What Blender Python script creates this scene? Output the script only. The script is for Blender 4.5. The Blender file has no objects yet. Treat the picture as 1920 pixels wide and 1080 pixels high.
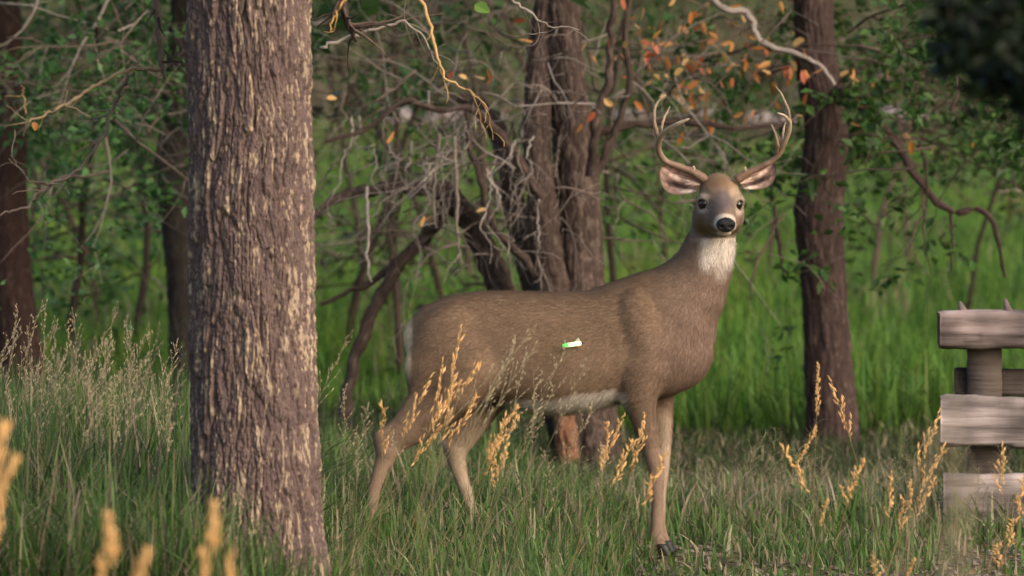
import bpy, math, random
import numpy as np
from mathutils import Vector

# ------------------------------------------------------------------ camera, world, sun, exposure
scene = bpy.context.scene
col = scene.collection
PIX = 526.0                      # photo pixels per metre at the deer
FOC = 20.0 * PIX
CAM = np.array((0.0, -20.0, 1.5))
TH = math.atan((1.5 - 0.9506) / 20.0)
cam_d = bpy.data.cameras.new('camera')
cam = bpy.data.objects.new('camera', cam_d)
col.objects.link(cam)
cam.location = CAM
cam.rotation_euler = (math.pi / 2 - TH, 0, 0)
cam_d.sensor_width = 36.0
cam_d.lens = 36.0 * FOC / 1920.0
cam_d.clip_start = 0.1
cam_d.clip_end = 2000
cam_d.dof.use_dof = True
cam_d.dof.focus_distance = 19.0
cam_d.dof.aperture_fstop = 4.4
scene.camera = cam

SUN_EL, SUN_AZ = math.radians(28), math.radians(46)   # azimuth measured from -Y (behind the camera) to +X (right)
world = bpy.data.worlds.new('World')
scene.world = world
world.use_nodes = True
wn = world.node_tree
wn.nodes.clear()
wo = wn.nodes.new('ShaderNodeOutputWorld')
wb = wn.nodes.new('ShaderNodeBackground')
ws = wn.nodes.new('ShaderNodeTexSky')
ws.sky_type = 'NISHITA'
ws.sun_disc = False
ws.sun_elevation = SUN_EL
ws.sun_rotation = math.pi - SUN_AZ
ws.dust_density = 3.0
wb.inputs['Strength'].default_value = 0.15
wn.links.new(ws.outputs[0], wb.inputs[0])
wn.links.new(wb.outputs[0], wo.inputs[0])

sun_d = bpy.data.lights.new('sun', 'SUN')
sun_d.energy = 1.5
sun_d.angle = math.radians(40)
sun_d.color = (1.0, 0.87, 0.72)
sun = bpy.data.objects.new('sun', sun_d)
col.objects.link(sun)
sdir = Vector((math.sin(SUN_AZ) * math.cos(SUN_EL), -math.cos(SUN_AZ) * math.cos(SUN_EL), math.sin(SUN_EL)))
sun.rotation_euler = sdir.to_track_quat('Z', 'Y').to_euler()
sun.location = (8, -8, 12)

scene.view_settings.view_transform = 'Standard'
scene.view_settings.look = 'None'
scene.view_settings.gamma = 1.0
scene.view_settings.exposure = 0.5
scene.render.engine = 'CYCLES'

# ------------------------------------------------------------------ helpers
rng = np.random.default_rng(7)
random.seed(7)
U_ = np.array((0, math.sin(TH), math.cos(TH)))
F_ = np.array((0, math.cos(TH), -math.sin(TH)))


def P(px, py, D):
    """point at photo direction (px, py), D metres in front of the camera"""
    return CAM + D * F_ + np.array(((px - 960) / FOC * D, 0, 0)) + (540 - py) / FOC * D * U_


def srgb(r, g, b):
    c = np.array((r, g, b)) / 255.0
    return np.where(c <= 0.04045, c / 12.92, ((c + 0.055) / 1.055) ** 2.4)


def hash2(i, j, s):
    n = (np.asarray(i, np.int64) * 374761393 + np.asarray(j, np.int64) * 668265263 + s * 1442695041) & 0x7fffffff
    n = ((n ^ (n >> 13)) * 1274126177) & 0x7fffffff
    n = n ^ (n >> 16)
    return (n & 0xffffff) / float(0x1000000)


def vnoise(x, y, s=0, wrap=None):
    xi = np.floor(x).astype(np.int64); yi = np.floor(y).astype(np.int64)
    fx = x - xi; fy = y - yi
    fx = fx * fx * (3 - 2 * fx); fy = fy * fy * (3 - 2 * fy)
    w = (lambda a: a % wrap) if wrap else (lambda a: a)
    a = hash2(w(xi), yi, s); b = hash2(w(xi + 1), yi, s); c = hash2(w(xi), yi + 1, s); d = hash2(w(xi + 1), yi + 1, s)
    return (a * (1 - fx) + b * fx) * (1 - fy) + (c * (1 - fx) + d * fx) * fy


def fbm(x, y, s=0, oct=4):
    v = 0; a = 0.5
    for k in range(oct):
        v = v + a * vnoise(x * 2 ** k, y * 2 ** k, s + k); a *= 0.5
    return v


def worley(x, y, s, wrap):
    xi = np.floor(x).astype(np.int64); yi = np.floor(y).astype(np.int64)
    f1 = np.full(x.shape, 9.0); f2 = np.full(x.shape, 9.0)
    cid = np.zeros(x.shape); dy1 = np.zeros(x.shape); dx1 = np.zeros(x.shape)
    for a in (-1, 0, 1):
        for b in (-1, 0, 1):
            ci = xi + a; cj = yi + b
            cw = ci % wrap
            px = ci + hash2(cw, cj, s); py = cj + hash2(cw, cj, s + 11)
            dx = x - px; dy = y - py
            d = np.sqrt(dx * dx + dy * dy)
            n1 = d < f1
            f2 = np.where(n1, f1, np.minimum(f2, d))
            cid = np.where(n1, hash2(cw, cj, s + 23), cid)
            dy1 = np.where(n1, dy, dy1); dx1 = np.where(n1, dx, dx1)
            f1 = np.where(n1, d, f1)
    return f1, f2, cid, dx1, dy1


def mesh_np(name, v, loops, counts, colour=None, smooth=False, extra=None):
    me = bpy.data.meshes.new(name)
    v = np.asarray(v, np.float32); loops = np.asarray(loops, np.int32); counts = np.asarray(counts, np.int32)
    me.vertices.add(len(v)); me.vertices.foreach_set('co', v.ravel())
    me.loops.add(len(loops)); me.loops.foreach_set('vertex_index', loops)
    me.polygons.add(len(counts))
    st = np.concatenate(([0], np.cumsum(counts)[:-1])).astype(np.int32)
    me.polygons.foreach_set('loop_start', st)
    me.polygons.foreach_set('loop_total', counts)
    me.polygons.foreach_set('use_smooth', np.full(len(counts), smooth, bool))
    if colour is not None:
        c = np.ones((len(v), 4), np.float32); c[:, :3] = colour
        at = me.color_attributes.new('Col', 'FLOAT_COLOR', 'POINT')
        at.data.foreach_set('color', c.ravel())
    if extra:
        for k, (typ, arr) in extra.items():
            at = me.attributes.new(k, typ, 'POINT')
            at.data.foreach_set('vector' if typ == 'FLOAT_VECTOR' else 'value', np.asarray(arr, np.float32).ravel())
    me.update(calc_edges=True)
    me.validate()
    return me


class MB:
    def __init__(s):
        s.v = []; s.l = []; s.c = []; s.k = []; s.n = 0

    def add(s, v, faces, colour=None):
        v = np.asarray(v, float).reshape(-1, 3)
        for f in faces:
            s.l.extend([i + s.n for i in f]); s.c.append(len(f))
        s.v.append(v)
        s.k.append(np.broadcast_to(np.array(colour if colour is not None else (1, 1, 1), float), v.shape))
        s.n += len(v)

    def raw(s, v, loops, counts, colour):
        s.v.append(v); s.l.extend((np.asarray(loops) + s.n).tolist()); s.c.extend(np.asarray(counts).tolist())
        s.k.append(colour); s.n += len(v)

    def tube(s, pts, rad, sides=6, colour=None, cap=True):
        pts = np.asarray(pts, float); n = len(pts)
        rad = np.broadcast_to(np.asarray(rad, float), (n,))
        tan = np.gradient(pts, axis=0)
        tan /= np.linalg.norm(tan, axis=1, keepdims=True) + 1e-9
        ref = np.array((0, 0, 1.0)) if abs(tan[0][2]) < 0.8 else np.array((1.0, 0, 0))
        vs = []
        nrm = np.cross(tan[0], ref); nrm /= np.linalg.norm(nrm)
        a = np.arange(sides) * 2 * math.pi / sides
        for i in range(n):
            nrm = nrm - tan[i] * nrm.dot(tan[i]); nrm /= np.linalg.norm(nrm) + 1e-9
            bi = np.cross(tan[i], nrm)
            vs.append(pts[i] + rad[i] * (np.cos(a)[:, None] * nrm + np.sin(a)[:, None] * bi))
        fs = []
        for i in range(n - 1):
            for j in range(sides):
                k = (j + 1) % sides
                fs.append((i * sides + j, i * sides + k, (i + 1) * sides + k, (i + 1) * sides + j))
        if cap:
            fs.append(tuple(range((n - 1) * sides, n * sides))); fs.append(tuple(range(sides - 1, -1, -1)))
        s.add(np.concatenate(vs), fs, colour)

    def mesh(s, name, smooth=True):
        return mesh_np(name, np.concatenate(s.v), s.l, s.c, np.concatenate(s.k), smooth)


def link(name, me, mat=None, parent=None, kind=None):
    o = bpy.data.objects.new(name, me)
    col.objects.link(o)
    if mat is not None and me is not None and not me.materials:
        me.materials.append(mat)
    if parent is not None:
        o.parent = parent
    if kind:
        o['kind'] = kind
    return o


def tag(o, label, cat, group=None):
    o['label'] = label; o['category'] = cat
    if group:
        o['group'] = group
    return o


def thing(name, label, cat, loc=(0, 0, 0), group=None):
    o = bpy.data.objects.new(name, None)
    o.empty_display_size = 0.1
    col.objects.link(o)
    o.location = loc
    return tag(o, label, cat, group)


def rel(pts, o):
    return np.asarray(pts, float) - np.array(o.location)


# ------------------------------------------------------------------ materials
def mat(name, rough=0.8, transl=0.0, spec=0.3, bump=0.0, bscale=80.0, bstretch=(1, 1, 1), var=0.0, vscale=6.0,
        base=None, emit=None, nattr=False, metal=0.0, coord='Object'):
    m = bpy.data.materials.new(name); m.use_nodes = True
    nt = m.node_tree; nt.nodes.clear()
    out = nt.nodes.new('ShaderNodeOutputMaterial')
    p = nt.nodes.new('ShaderNodeBsdfPrincipled')
    p.inputs['Roughness'].default_value = rough
    p.inputs['Specular IOR Level'].default_value = spec
    p.inputs['Metallic'].default_value = metal
    if base is None:
        a = nt.nodes.new('ShaderNodeAttribute'); a.attribute_name = 'Col'; csock = a.outputs['Color']
    else:
        c = nt.nodes.new('ShaderNodeRGB'); c.outputs[0].default_value = (*base, 1); csock = c.outputs[0]
    tc = nt.nodes.new('ShaderNodeTexCoord')
    if var > 0:
        n = nt.nodes.new('ShaderNodeTexNoise'); n.inputs['Scale'].default_value = vscale; n.inputs['Detail'].default_value = 6
        nt.links.new(tc.outputs[coord], n.inputs['Vector'])
        mr = nt.nodes.new('ShaderNodeMapRange')
        mr.inputs['From Min'].default_value = 0.25; mr.inputs['From Max'].default_value = 0.75
        mr.inputs['To Min'].default_value = 1 - var; mr.inputs['To Max'].default_value = 1 + var
        nt.links.new(n.outputs[0], mr.inputs['Value'])
        mx = nt.nodes.new('ShaderNodeVectorMath'); mx.operation = 'SCALE'
        nt.links.new(csock, mx.inputs[0]); nt.links.new(mr.outputs[0], mx.inputs['Scale'])
        csock = mx.outputs[0]
    nt.links.new(csock, p.inputs['Base Color'])
    if bump > 0:
        mp = nt.nodes.new('ShaderNodeMapping'); mp.inputs['Scale'].default_value = bstretch
        nt.links.new(tc.outputs[coord], mp.inputs[0])
        n2 = nt.nodes.new('ShaderNodeTexNoise'); n2.inputs['Scale'].default_value = bscale; n2.inputs['Detail'].default_value = 5
        nt.links.new(mp.outputs[0], n2.inputs['Vector'])
        bp = nt.nodes.new('ShaderNodeBump'); bp.inputs['Strength'].default_value = bump; bp.inputs['Distance'].default_value = 0.01
        nt.links.new(n2.outputs[0], bp.inputs['Height'])
        nt.links.new(bp.outputs[0], p.inputs['Normal'])
    if nattr:
        na = nt.nodes.new('ShaderNodeAttribute'); na.attribute_name = 'nrm'
        vt = nt.nodes.new('ShaderNodeVectorTransform'); vt.vector_type = 'NORMAL'; vt.convert_from = 'OBJECT'; vt.convert_to = 'WORLD'
        nt.links.new(na.outputs['Vector'], vt.inputs[0]); nt.links.new(vt.outputs[0], p.inputs['Normal'])
    if emit is not None:
        p.inputs['Emission Color'].default_value = (*emit[:3], 1); p.inputs['Emission Strength'].default_value = emit[3]
    sh = p.outputs[0]
    if transl > 0:
        t = nt.nodes.new('ShaderNodeBsdfTranslucent'); nt.links.new(csock, t.inputs['Color'])
        ms = nt.nodes.new('ShaderNodeMixShader'); ms.inputs[0].default_value = transl
        nt.links.new(sh, ms.inputs[1]); nt.links.new(t.outputs[0], ms.inputs[2]); sh = ms.outputs[0]
    nt.links.new(sh, out.inputs[0])
    return m


M = {}
M['grass'] = mat('grass_blade', 0.55, 0.35, 0.3)
M['leaf'] = mat('leaf', 0.5, 0.3, 0.4)
M['straw'] = mat('straw', 0.7, 0.25, 0.2)
M['bark'] = mat('bark', 0.9, 0, 0.15, bump=0.6, bscale=160, bstretch=(1, 1, 0.35), var=0.25, vscale=45)
M['twig'] = mat('twig', 0.85, 0, 0.2, var=0.3, vscale=40)
M['fur'] = mat('fur', 0.75, 0.0, 0.12, nattr=True)
M['hide'] = mat('hide', 0.8, 0, 0.12, bump=0.25, bscale=260, bstretch=(0.35, 1, 0.7))
M['antler'] = mat('antler', 0.5, 0, 0.35, bump=0.3, bscale=120, bstretch=(1, 1, 1), var=0.2, vscale=25)
M['eye'] = mat('eye', 0.06, 0, 0.6, base=(0.012, 0.007, 0.005))
M['nose'] = mat('nose', 0.42, 0, 0.35, base=(0.007, 0.006, 0.007), bump=0.5, bscale=350)
M['hoof'] = mat('hoof', 0.45, 0, 0.4, base=(0.02, 0.016, 0.014))
M['timber'] = mat('timber', 0.9, 0, 0.15, bump=0.9, bscale=22, bstretch=(0.25, 1, 3), var=0.3, vscale=9)
M['rock'] = mat('rock', 0.9, 0, 0.2, bump=0.6, bscale=14, var=0.25, vscale=4)
M['nock'] = mat('lit_nock', 0.3, 0, 0.3, base=(0.3, 0.8, 0.2), emit=(0.9, 1.0, 0.62, 0.75))
M['nocktip'] = mat('lit_nock_tip', 0.3, 0, 0.3, base=(0.05, 0.6, 0.05), emit=(0.06, 1.0, 0.1, 0.9))
M['vane'] = mat('vane', 0.5, 0.2, 0.3, base=(0.5, 0.45, 0.36))
M['redvane'] = mat('red_vane', 0.5, 0.2, 0.3, base=(0.5, 0.05, 0.03))
M['shaft'] = mat('arrow_shaft', 0.4, 0, 0.4, base=(0.03, 0.03, 0.03))


def ground_mat():
    m = bpy.data.materials.new('soil_and_turf'); m.use_nodes = True
    nt = m.node_tree; p = nt.nodes['Principled BSDF']
    p.inputs['Roughness'].default_value = 0.95; p.inputs['Specular IOR Level'].default_value = 0.1
    tc = nt.nodes.new('ShaderNodeTexCoord')
    n1 = nt.nodes.new('ShaderNodeTexNoise'); n1.inputs['Scale'].default_value = 0.9; n1.inputs['Detail'].default_value = 8
    n2 = nt.nodes.new('ShaderNodeTexNoise'); n2.inputs['Scale'].default_value = 22; n2.inputs['Detail'].default_value = 8
    nt.links.new(tc.outputs['Object'], n1.inputs['Vector']); nt.links.new(tc.outputs['Object'], n2.inputs['Vector'])
    r1 = nt.nodes.new('ShaderNodeValToRGB')
    r1.color_ramp.elements[0].position = 0.42; r1.color_ramp.elements[0].color = (0.07, 0.11, 0.028, 1)
    r1.color_ramp.elements[1].position = 0.62; r1.color_ramp.elements[1].color = (0.16, 0.12, 0.075, 1)
    r2 = nt.nodes.new('ShaderNodeValToRGB')
    r2.color_ramp.elements[0].position = 0.35; r2.color_ramp.elements[0].color = (0.55, 0.5, 0.45, 1)
    r2.color_ramp.elements[1].position = 0.65; r2.color_ramp.elements[1].color = (1.35, 1.3, 1.2, 1)
    nt.links.new(n1.outputs[0], r1.inputs[0]); nt.links.new(n2.outputs[0], r2.inputs[0])
    mx = nt.nodes.new('ShaderNodeMix'); mx.data_type = 'RGBA'; mx.blend_type = 'MULTIPLY'; mx.inputs[0].default_value = 1
    nt.links.new(r1.outputs[0], mx.inputs[6]); nt.links.new(r2.outputs[0], mx.inputs[7])
    nt.links.new(mx.outputs[2], p.inputs['Base Color'])
    bp = nt.nodes.new('ShaderNodeBump'); bp.inputs['Distance'].default_value = 0.03; bp.inputs['Strength'].default_value = 0.8
    nt.links.new(n2.outputs[0], bp.inputs['Height']); nt.links.new(bp.outputs[0], p.inputs['Normal'])
    return m


M['ground'] = ground_mat()
M['road'] = mat('road_gravel', 0.95, 0, 0.1, base=(0.36, 0.30, 0.27), bump=0.7, bscale=18, var=0.3, vscale=2.5)

# ------------------------------------------------------------------ terrain
ROAD0, ROAD1 = 54.5, 58.5


def gz(x, y):
    x = np.asarray(x, float); y = np.asarray(y, float)
    t = np.clip((y - 4) / 50.0, 0, 1)
    z = 1.40 * t ** 1.12
    e = np.clip((y - 52.0) / 2.3, 0, 1)
    z = z + 0.36 * e * e * (3 - 2 * e)
    z = z + np.clip(y - 59.5, 0, 60) * 0.14 + np.clip(y - 119.5, 0, 400) * 0.03
    off = (1 - np.exp(-((y - 56.5) / 4.0) ** 4)) if True else 1
    z = z + (fbm(x * 0.35, y * 0.35, 3, 3) - 0.45) * np.clip((np.abs(y) + 1.5) / 20, 0.05, 1.0) * 0.5 * off
    z = z + (vnoise(x * 4, y * 4, 9) - 0.5) * 0.025 * off
    return z


def grid_mesh(name, xs, ys, dz=0.0):
    X, Y = np.meshgrid(xs, ys)
    Z = gz(X, Y) + dz
    v = np.stack([X, Y, Z], -1).reshape(-1, 3)
    nx = len(xs); ny = len(ys)
    i = (np.arange(ny - 1)[:, None] * nx + np.arange(nx - 1)[None]).ravel()
    loops = np.stack([i, i + 1, i + 1 + nx, i + nx], -1).ravel()
    return mesh_np(name, v, loops, np.full(len(i), 4), smooth=True)


xs = np.concatenate([np.linspace(-300, -30, 20)[:-1], np.linspace(-30, -5, 40)[:-1], np.linspace(-5, 5, 130), np.linspace(5, 30, 40)[1:], np.linspace(30, 300, 20)[1:]])
ys = np.concatenate([np.linspace(-60, -8, 30)[:-1], np.linspace(-8, 10, 200)[:-1], np.linspace(10, 70, 130)[:-1], np.linspace(70, 520, 70)])
link('ground', grid_mesh('ground', xs, ys), M['ground'], kind='structure')
link('road', grid_mesh('road', np.linspace(-60, 60, 240), np.linspace(ROAD0, ROAD1, 10), 0.03), M['road'], kind='structure')


# ------------------------------------------------------------------ grass
def blades(x, y, h, w, lean, colr, seg=4, z0=-0.01, droop=0.35):
    n = len(x)
    ang = rng.uniform(0, 2 * math.pi, n)
    z = gz(x, y) + z0
    ld = np.stack([np.cos(ang), np.sin(ang)], -1) * lean[:, None]
    wd = ang + math.pi / 2 + rng.normal(0, 0.5, n)
    side = np.stack([np.cos(wd), np.sin(wd), np.zeros(n)], -1)
    vs = []; cs = []
    for k in range(seg + 1):
        t = k / seg
        c = np.stack([x + ld[:, 0] * h * t ** 1.8, y + ld[:, 1] * h * t ** 1.8, z + h * (t - droop * np.minimum(lean, 1.0) * t ** 3)], -1)
        ww = (w * (1 - 0.85 * t ** 1.6))[:, None] * side * 0.5
        cc = colr * (0.9 + 0.2 * t)
        vs += [c - ww, c + ww]; cs += [cc, cc]
    V = np.stack(vs, 1).reshape(-1, 3); C = np.stack(cs, 1).reshape(-1, 3)
    m = 2 * (seg + 1)
    q = []
    for k in range(seg):
        q.append((2 * k, 2 * k + 1, 2 * k + 3, 2 * k + 2))
    q = np.array(q)
    loops = (np.arange(n)[:, None, None] * m + q[None]).ravel()
    return V, loops, np.full(n * seg, 4), C


def pick(n, palette, weights, jit=0.2):
    pal = np.array(palette); w = np.array(weights, float); w /= w.sum()
    c = pal[rng.choice(len(pal), n, p=w)]
    return np.clip(c * rng.uniform(1 - jit, 1 + jit, (n, 1)) * rng.uniform(0.93, 1.07, (n, 3)), 0, 1)


GREEN = [(0.085, 0.16, 0.035), (0.11, 0.19, 0.045), (0.13, 0.22, 0.05), (0.065, 0.12, 0.035), (0.17, 0.21, 0.075)]
DRY = [(0.36, 0.29, 0.18), (0.27, 0.21, 0.13), (0.44, 0.36, 0.24)]


def lat(y, x):   # horizontal direction expressed as a photo column for density maps
    return 960 + x / (y + 20) * FOC


def near_grass():
    n = 420000
    y = rng.uniform(-4.2, 7.0, n)
    half = (y + 20) * 0.0913 + 0.9
    x = rng.uniform(-1, 1, n) * half
    col_ = lat(y, x)
    patch = fbm(x * 0.9, y * 0.9, 31, 3)
    fine = fbm(x * 3.5, y * 3.5, 41, 2)
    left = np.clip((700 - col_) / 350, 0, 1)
    right = np.clip((col_ - 1030) / 200, 0, 1)
    # share of ground covered
    dens = 0.55 + 0.25 * left
    bare = right * np.clip((0.70 - patch) * 5, 0, 1) * np.clip((1.4 - y) / 1.0, 0, 1)
    dens = dens * (1 - 0.88 * bare)
    dens = dens * np.where(y > 1.5, 0.75, 1.0)
    keep = rng.uniform(0, 1, n) < dens * 0.5
    x, y, col_, patch, fine, left, right = [a[keep] for a in (x, y, col_, patch, fine, left, right)]
    n = len(x)
    h = 0.17 + 0.16 * patch + 0.34 * left * np.clip(1.2 - np.abs(y + 1) / 6, 0.3, 1)
    h = h * (1 - 0.55 * right * np.clip((1.6 - y) / 1.2, 0, 1))
    fr = np.clip((-0.5 - y) / 1.0, 0, 1)
    h = h * (1 - fr * ((1 - left) * 0.35 + right * 0.5))
    mid_ = np.clip((col_ - 960) / 80, 0, 1)
    h = h * (1 - 0.55 * np.clip((y - 1.2) / 1.2, 0, 1) * mid_)
    h = h * rng.uniform(0.45, 1.3, n)
    w = (0.004 + 0.013 * rng.uniform(0, 1, n) ** 2) * np.where(h > 0.3, 1.15, 1)
    lean = np.abs(rng.normal(0.45, 0.4, n))
    pd = np.clip(0.2 + 0.5 * np.clip((fine - 0.5) * 3, 0, 1) + 0.4 * np.clip((y - 0.6) / 1.2, 0, 1) * right, 0, 0.7)
    c = np.where((rng.uniform(0, 1, n) < pd)[:, None], pick(n, DRY, [3, 3, 2]), pick(n, GREEN, [3, 3, 3, 3, 1]))
    shade_k = (np.clip((y - 3.0) / 1.2, 0, 1) * (rng.uniform(0, 1, n) < .75))[:, None]  # shaded band behind the deer, painted as darker blade colours
    c = c * (1 - shade_k) + pick(n, [(.045, .075, .022), (.06, .085, .03), (.075, .07, .04)], [1, 1, 1]) * shade_k
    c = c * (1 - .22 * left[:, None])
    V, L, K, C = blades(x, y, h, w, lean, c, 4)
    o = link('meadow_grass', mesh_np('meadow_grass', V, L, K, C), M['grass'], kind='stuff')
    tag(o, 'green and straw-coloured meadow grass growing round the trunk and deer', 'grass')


def field_grass():
    n = 330000
    D = np.sqrt(rng.uniform(26.5 ** 2, 73.6 ** 2, n))
    y = D - 20
    x = rng.uniform(-1, 1, n) * (D * 0.0913 + 1.2)
    p1 = fbm(x * 0.35, y * 0.16, 51, 3); p2 = fbm(x * 1.3, y * 0.5, 61, 3)
    h = (0.12 + 0.40 * p1) * rng.uniform(0.4, 1.3, n) * (1 - 0.75 * np.clip((y - 40) / 12, 0, 1))
    w = rng.uniform(0.010, 0.024, n)
    lean = np.abs(rng.normal(0.4, 0.35, n))
    FG = [(0.10, 0.22, 0.03), (0.13, 0.25, 0.035), (0.08, 0.17, 0.03), (0.18, 0.26, 0.05)]
    pd = np.clip((p2 - 0.52) * 2.5, 0.01, 0.5)
    c = np.where((rng.uniform(0, 1, n) < pd)[:, None], pick(n, DRY, [3, 3, 2]), pick(n, FG, [3, 3, 2, 1.5]))
    p3 = fbm(x * .8 + 7, y * .35, 65, 3)
    c = c * (0.62 + 0.8 * p3)[:, None] * np.where((p3 > .55)[:, None], np.array((1.15, 1.0, .9)), 1.0)
    V, L, K, C = blades(x, y, h, w, lean, c, 2)
    o = link('field_grass', mesh_np('field_grass', V, L, K, C), M['grass'], kind='stuff')
    tag(o, 'bright green open grass field behind the deer', 'grass')


def bank_grass():
    n = 60000
    D = np.sqrt(rng.uniform(79.5 ** 2, 125 ** 2, n)); y = D - 20
    x = rng.uniform(-1, 1, n) * (D * 0.0913 + 2)
    p1 = fbm(x * 0.3, y * 0.3, 71, 3)
    h = (0.3 + 0.7 * p1) * rng.uniform(0.5, 1.3, n)
    w = rng.uniform(0.03, 0.06, n)
    lean = np.abs(rng.normal(0.3, 0.25, n))
    pd = np.clip((p1 - 0.33) * 5, 0.1, 0.9)
    c = np.where((rng.uniform(0, 1, n) < pd)[:, None], pick(n, [(0.20, 0.16, 0.10), (0.26, 0.20, 0.13), (0.15, 0.13, 0.075)], [1, 1, 1]),
                 pick(n, [(0.08, 0.13, 0.035), (0.10, 0.15, 0.04)], [1, 1]))
    V, L, K, C = blades(x, y, h, w, lean, c, 2)
    o = link('bank_grass', mesh_np('bank_grass', V, L, K, C), M['grass'], kind='stuff')
    tag(o, 'rough olive and brown undergrowth on the bank beyond the road', 'undergrowth')


near_grass(); field_grass(); bank_grass()


# ------------------------------------------------------------------ trees: bark trunks, limbs, leaves
def smooth_path(pts, n):
    pts = np.asarray(pts, float)
    d = np.concatenate(([0], np.cumsum(np.linalg.norm(np.diff(pts[:, :3], axis=0), axis=1))))
    m = len(pts)
    t = np.linspace(0, d[-1], n)
    out = np.empty((n, pts.shape[1]))
    tang = np.zeros_like(pts)
    for i in range(m):
        a = max(i - 1, 0); b = min(i + 1, m - 1)
        tang[i] = (pts[b] - pts[a]) / max(d[b] - d[a], 1e-9)
    k = np.clip(np.searchsorted(d, t, 'right') - 1, 0, m - 2)
    h = (d[k + 1] - d[k])[:, None]; u = ((t - d[k]) / (d[k + 1] - d[k]))[:, None]
    out = (2 * u ** 3 - 3 * u ** 2 + 1) * pts[k] + (u ** 3 - 2 * u ** 2 + u) * h * tang[k] + (-2 * u ** 3 + 3 * u ** 2) * pts[k + 1] + (u ** 3 - u ** 2) * h * tang[k + 1]
    return out


def bark_trunk(name, path, nu, nv, amp=1.0, cell=(0.034, 0.17), seed=1, pal=None, parent=None, origin=None, tan=0.5, flare=None):
    """path rows x,y,z,r ; returns a deeply furrowed bark tube"""
    pth = smooth_path(path, nv)
    s = np.concatenate(([0], np.cumsum(np.linalg.norm(np.diff(pth[:, :3], axis=0), axis=1))))
    R0 = float(np.mean(pth[:, 3]))
    a = np.arange(nu) * 2 * math.pi / nu
    A, S = np.meshgrid(a, s)
    wrap = max(6, int(round(2 * math.pi * R0 / cell[0])))
    u = A / (2 * math.pi) * wrap
    v = S / cell[1]
    wx = (vnoise(u * 0.5, v * 1.1, seed + 5, wrap // 2 if wrap % 2 == 0 else None) - 0.5) * 1.2 + (vnoise(u * 2, v * 6, seed + 6, wrap * 2) - 0.5) * 0.22
    wy = (vnoise(u * 1.0, v * 2.0, seed + 7, wrap) - 0.5) * 0.5
    f1, f2, cid, dx, dy = worley(u + wx, v + wy, seed, wrap)
    e = np.clip((f2 - f1) / 0.26, 0, 1) ** 0.8
    H = 0.0085 * e + 0.010 * (cid - 0.5) - 0.008 * dy * e + 0.005 * dx
    g1, g2, gid, hx, hy = worley(u * 2.6 + wx * 2 + 3.3, v * 3.1 + wy * 2, seed + 40, int(round(wrap * 2.6)))
    e2 = np.clip((g2 - g1) / 0.3, 0, 1)
    H = H + 0.0026 * e2 + 0.0045 * (gid - 0.5) - 0.003 * hy + 0.002 * hx
    H = H + 0.004 * (vnoise(u * 5, v * 22, seed + 80, wrap * 5) - 0.5) + 0.0045 * (vnoise(u * 14, v * 34, seed + 81, wrap * 14) - 0.5)
    H = H + 0.012 * (vnoise(u * 0.3, v * 0.35, seed + 82) - 0.5)
    H = H * amp
    if flare is not None:
        H = H + flare(A, pth[:, 2][:, None])
    tg = np.gradient(pth[:, :3], axis=0); tg /= np.linalg.norm(tg, axis=1, keepdims=True)
    ref = np.array((0, 1.0, 0)) if abs(tg[0][1]) < 0.9 else np.array((1.0, 0, 0))
    n1 = np.cross(tg, ref); n1 /= np.linalg.norm(n1, axis=1, keepdims=True)
    n2 = np.cross(tg, n1)
    RR = pth[:, 3][:, None] + H
    V = pth[:, None, :3] + RR[..., None] * (np.cos(A)[..., None] * n1[:, None] + np.sin(A)[..., None] * n2[:, None])
    pal = pal or [srgb(104, 88, 86), srgb(128, 108, 98), srgb(186, 164, 138)]
    c0, c1, c2 = [np.array(c) for c in pal]
    m1 = np.clip(0.15 + 0.9 * gid * vnoise(u * 3, v * 4, seed + 90, wrap * 3) + 0.3 * (cid - 0.5), 0, 1)[..., None]
    fl = vnoise(u * 3.2, v * 3.2, seed + 91) * 0.55 + vnoise(u * 9, v * 14, seed + 92) * 0.45 + 0.18 * (cid - 0.5)
    m2 = np.clip((fl - (0.72 - 0.22 * tan)) * 7, 0, 1)[..., None] * 0.85
    C = c0 * (1 - m1) + c1 * m1
    C = C * (1 - m2) + c2 * m2
    C = C * (0.85 + 0.3 * vnoise(u * 18, v * 40, seed + 93))[..., None]
    V = V.reshape(-1, 3); C = C.reshape(-1, 3)
    if origin is not None:
        V = V - np.asarray(origin)
    j = np.arange(nu); k = (j + 1) % nu
    i = np.arange(nv - 1)[:, None] * nu
    loops = np.stack([i + j, i + k, i + nu + k, i + nu + j], -1).ravel()
    me = mesh_np(name, V, loops, np.full((nv - 1) * nu, 4), C, smooth=True)
    return link(name, me, M['bark'], parent)


def grow(start, d, length, r, depth, out, tips, grav=0.0, kink=0.25, split=(2, 4), step=6, shrink=0.55, flat=1.0):
    d = np.asarray(d, float); d /= np.linalg.norm(d)
    pts = [np.asarray(start, float)]; rad = [r]
    sl = length / step
    for i in range(step):
        d = d + rng.normal(0, kink, 3) * np.array((1, flat, 1)) + np.array((0, 0, -grav))
        d /= np.linalg.norm(d)
        pts.append(pts[-1] + d * sl); rad.append(max(r * (1 - 0.75 * (i + 1) / step), 0.0012))
    out.append((np.array(pts), np.array(rad), depth))
    if depth > 0:
        for k in range(rng.integers(split[0], split[1] + 1)):
            i = rng.integers(1, step + 1)
            nd = d * 0.5 + (pts[i] - pts[i - 1]) / sl * 0.5 + rng.normal(0, 0.75, 3) * np.array((1, flat, 1))
            grow(pts[i], nd, length * shrink * rng.uniform(0.7, 1.25), rad[i] * 0.7, depth - 1, out, tips, grav, kink, split, max(3, step - 1), shrink, flat)
    else:
        tips.extend(pts[1:])


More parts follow.
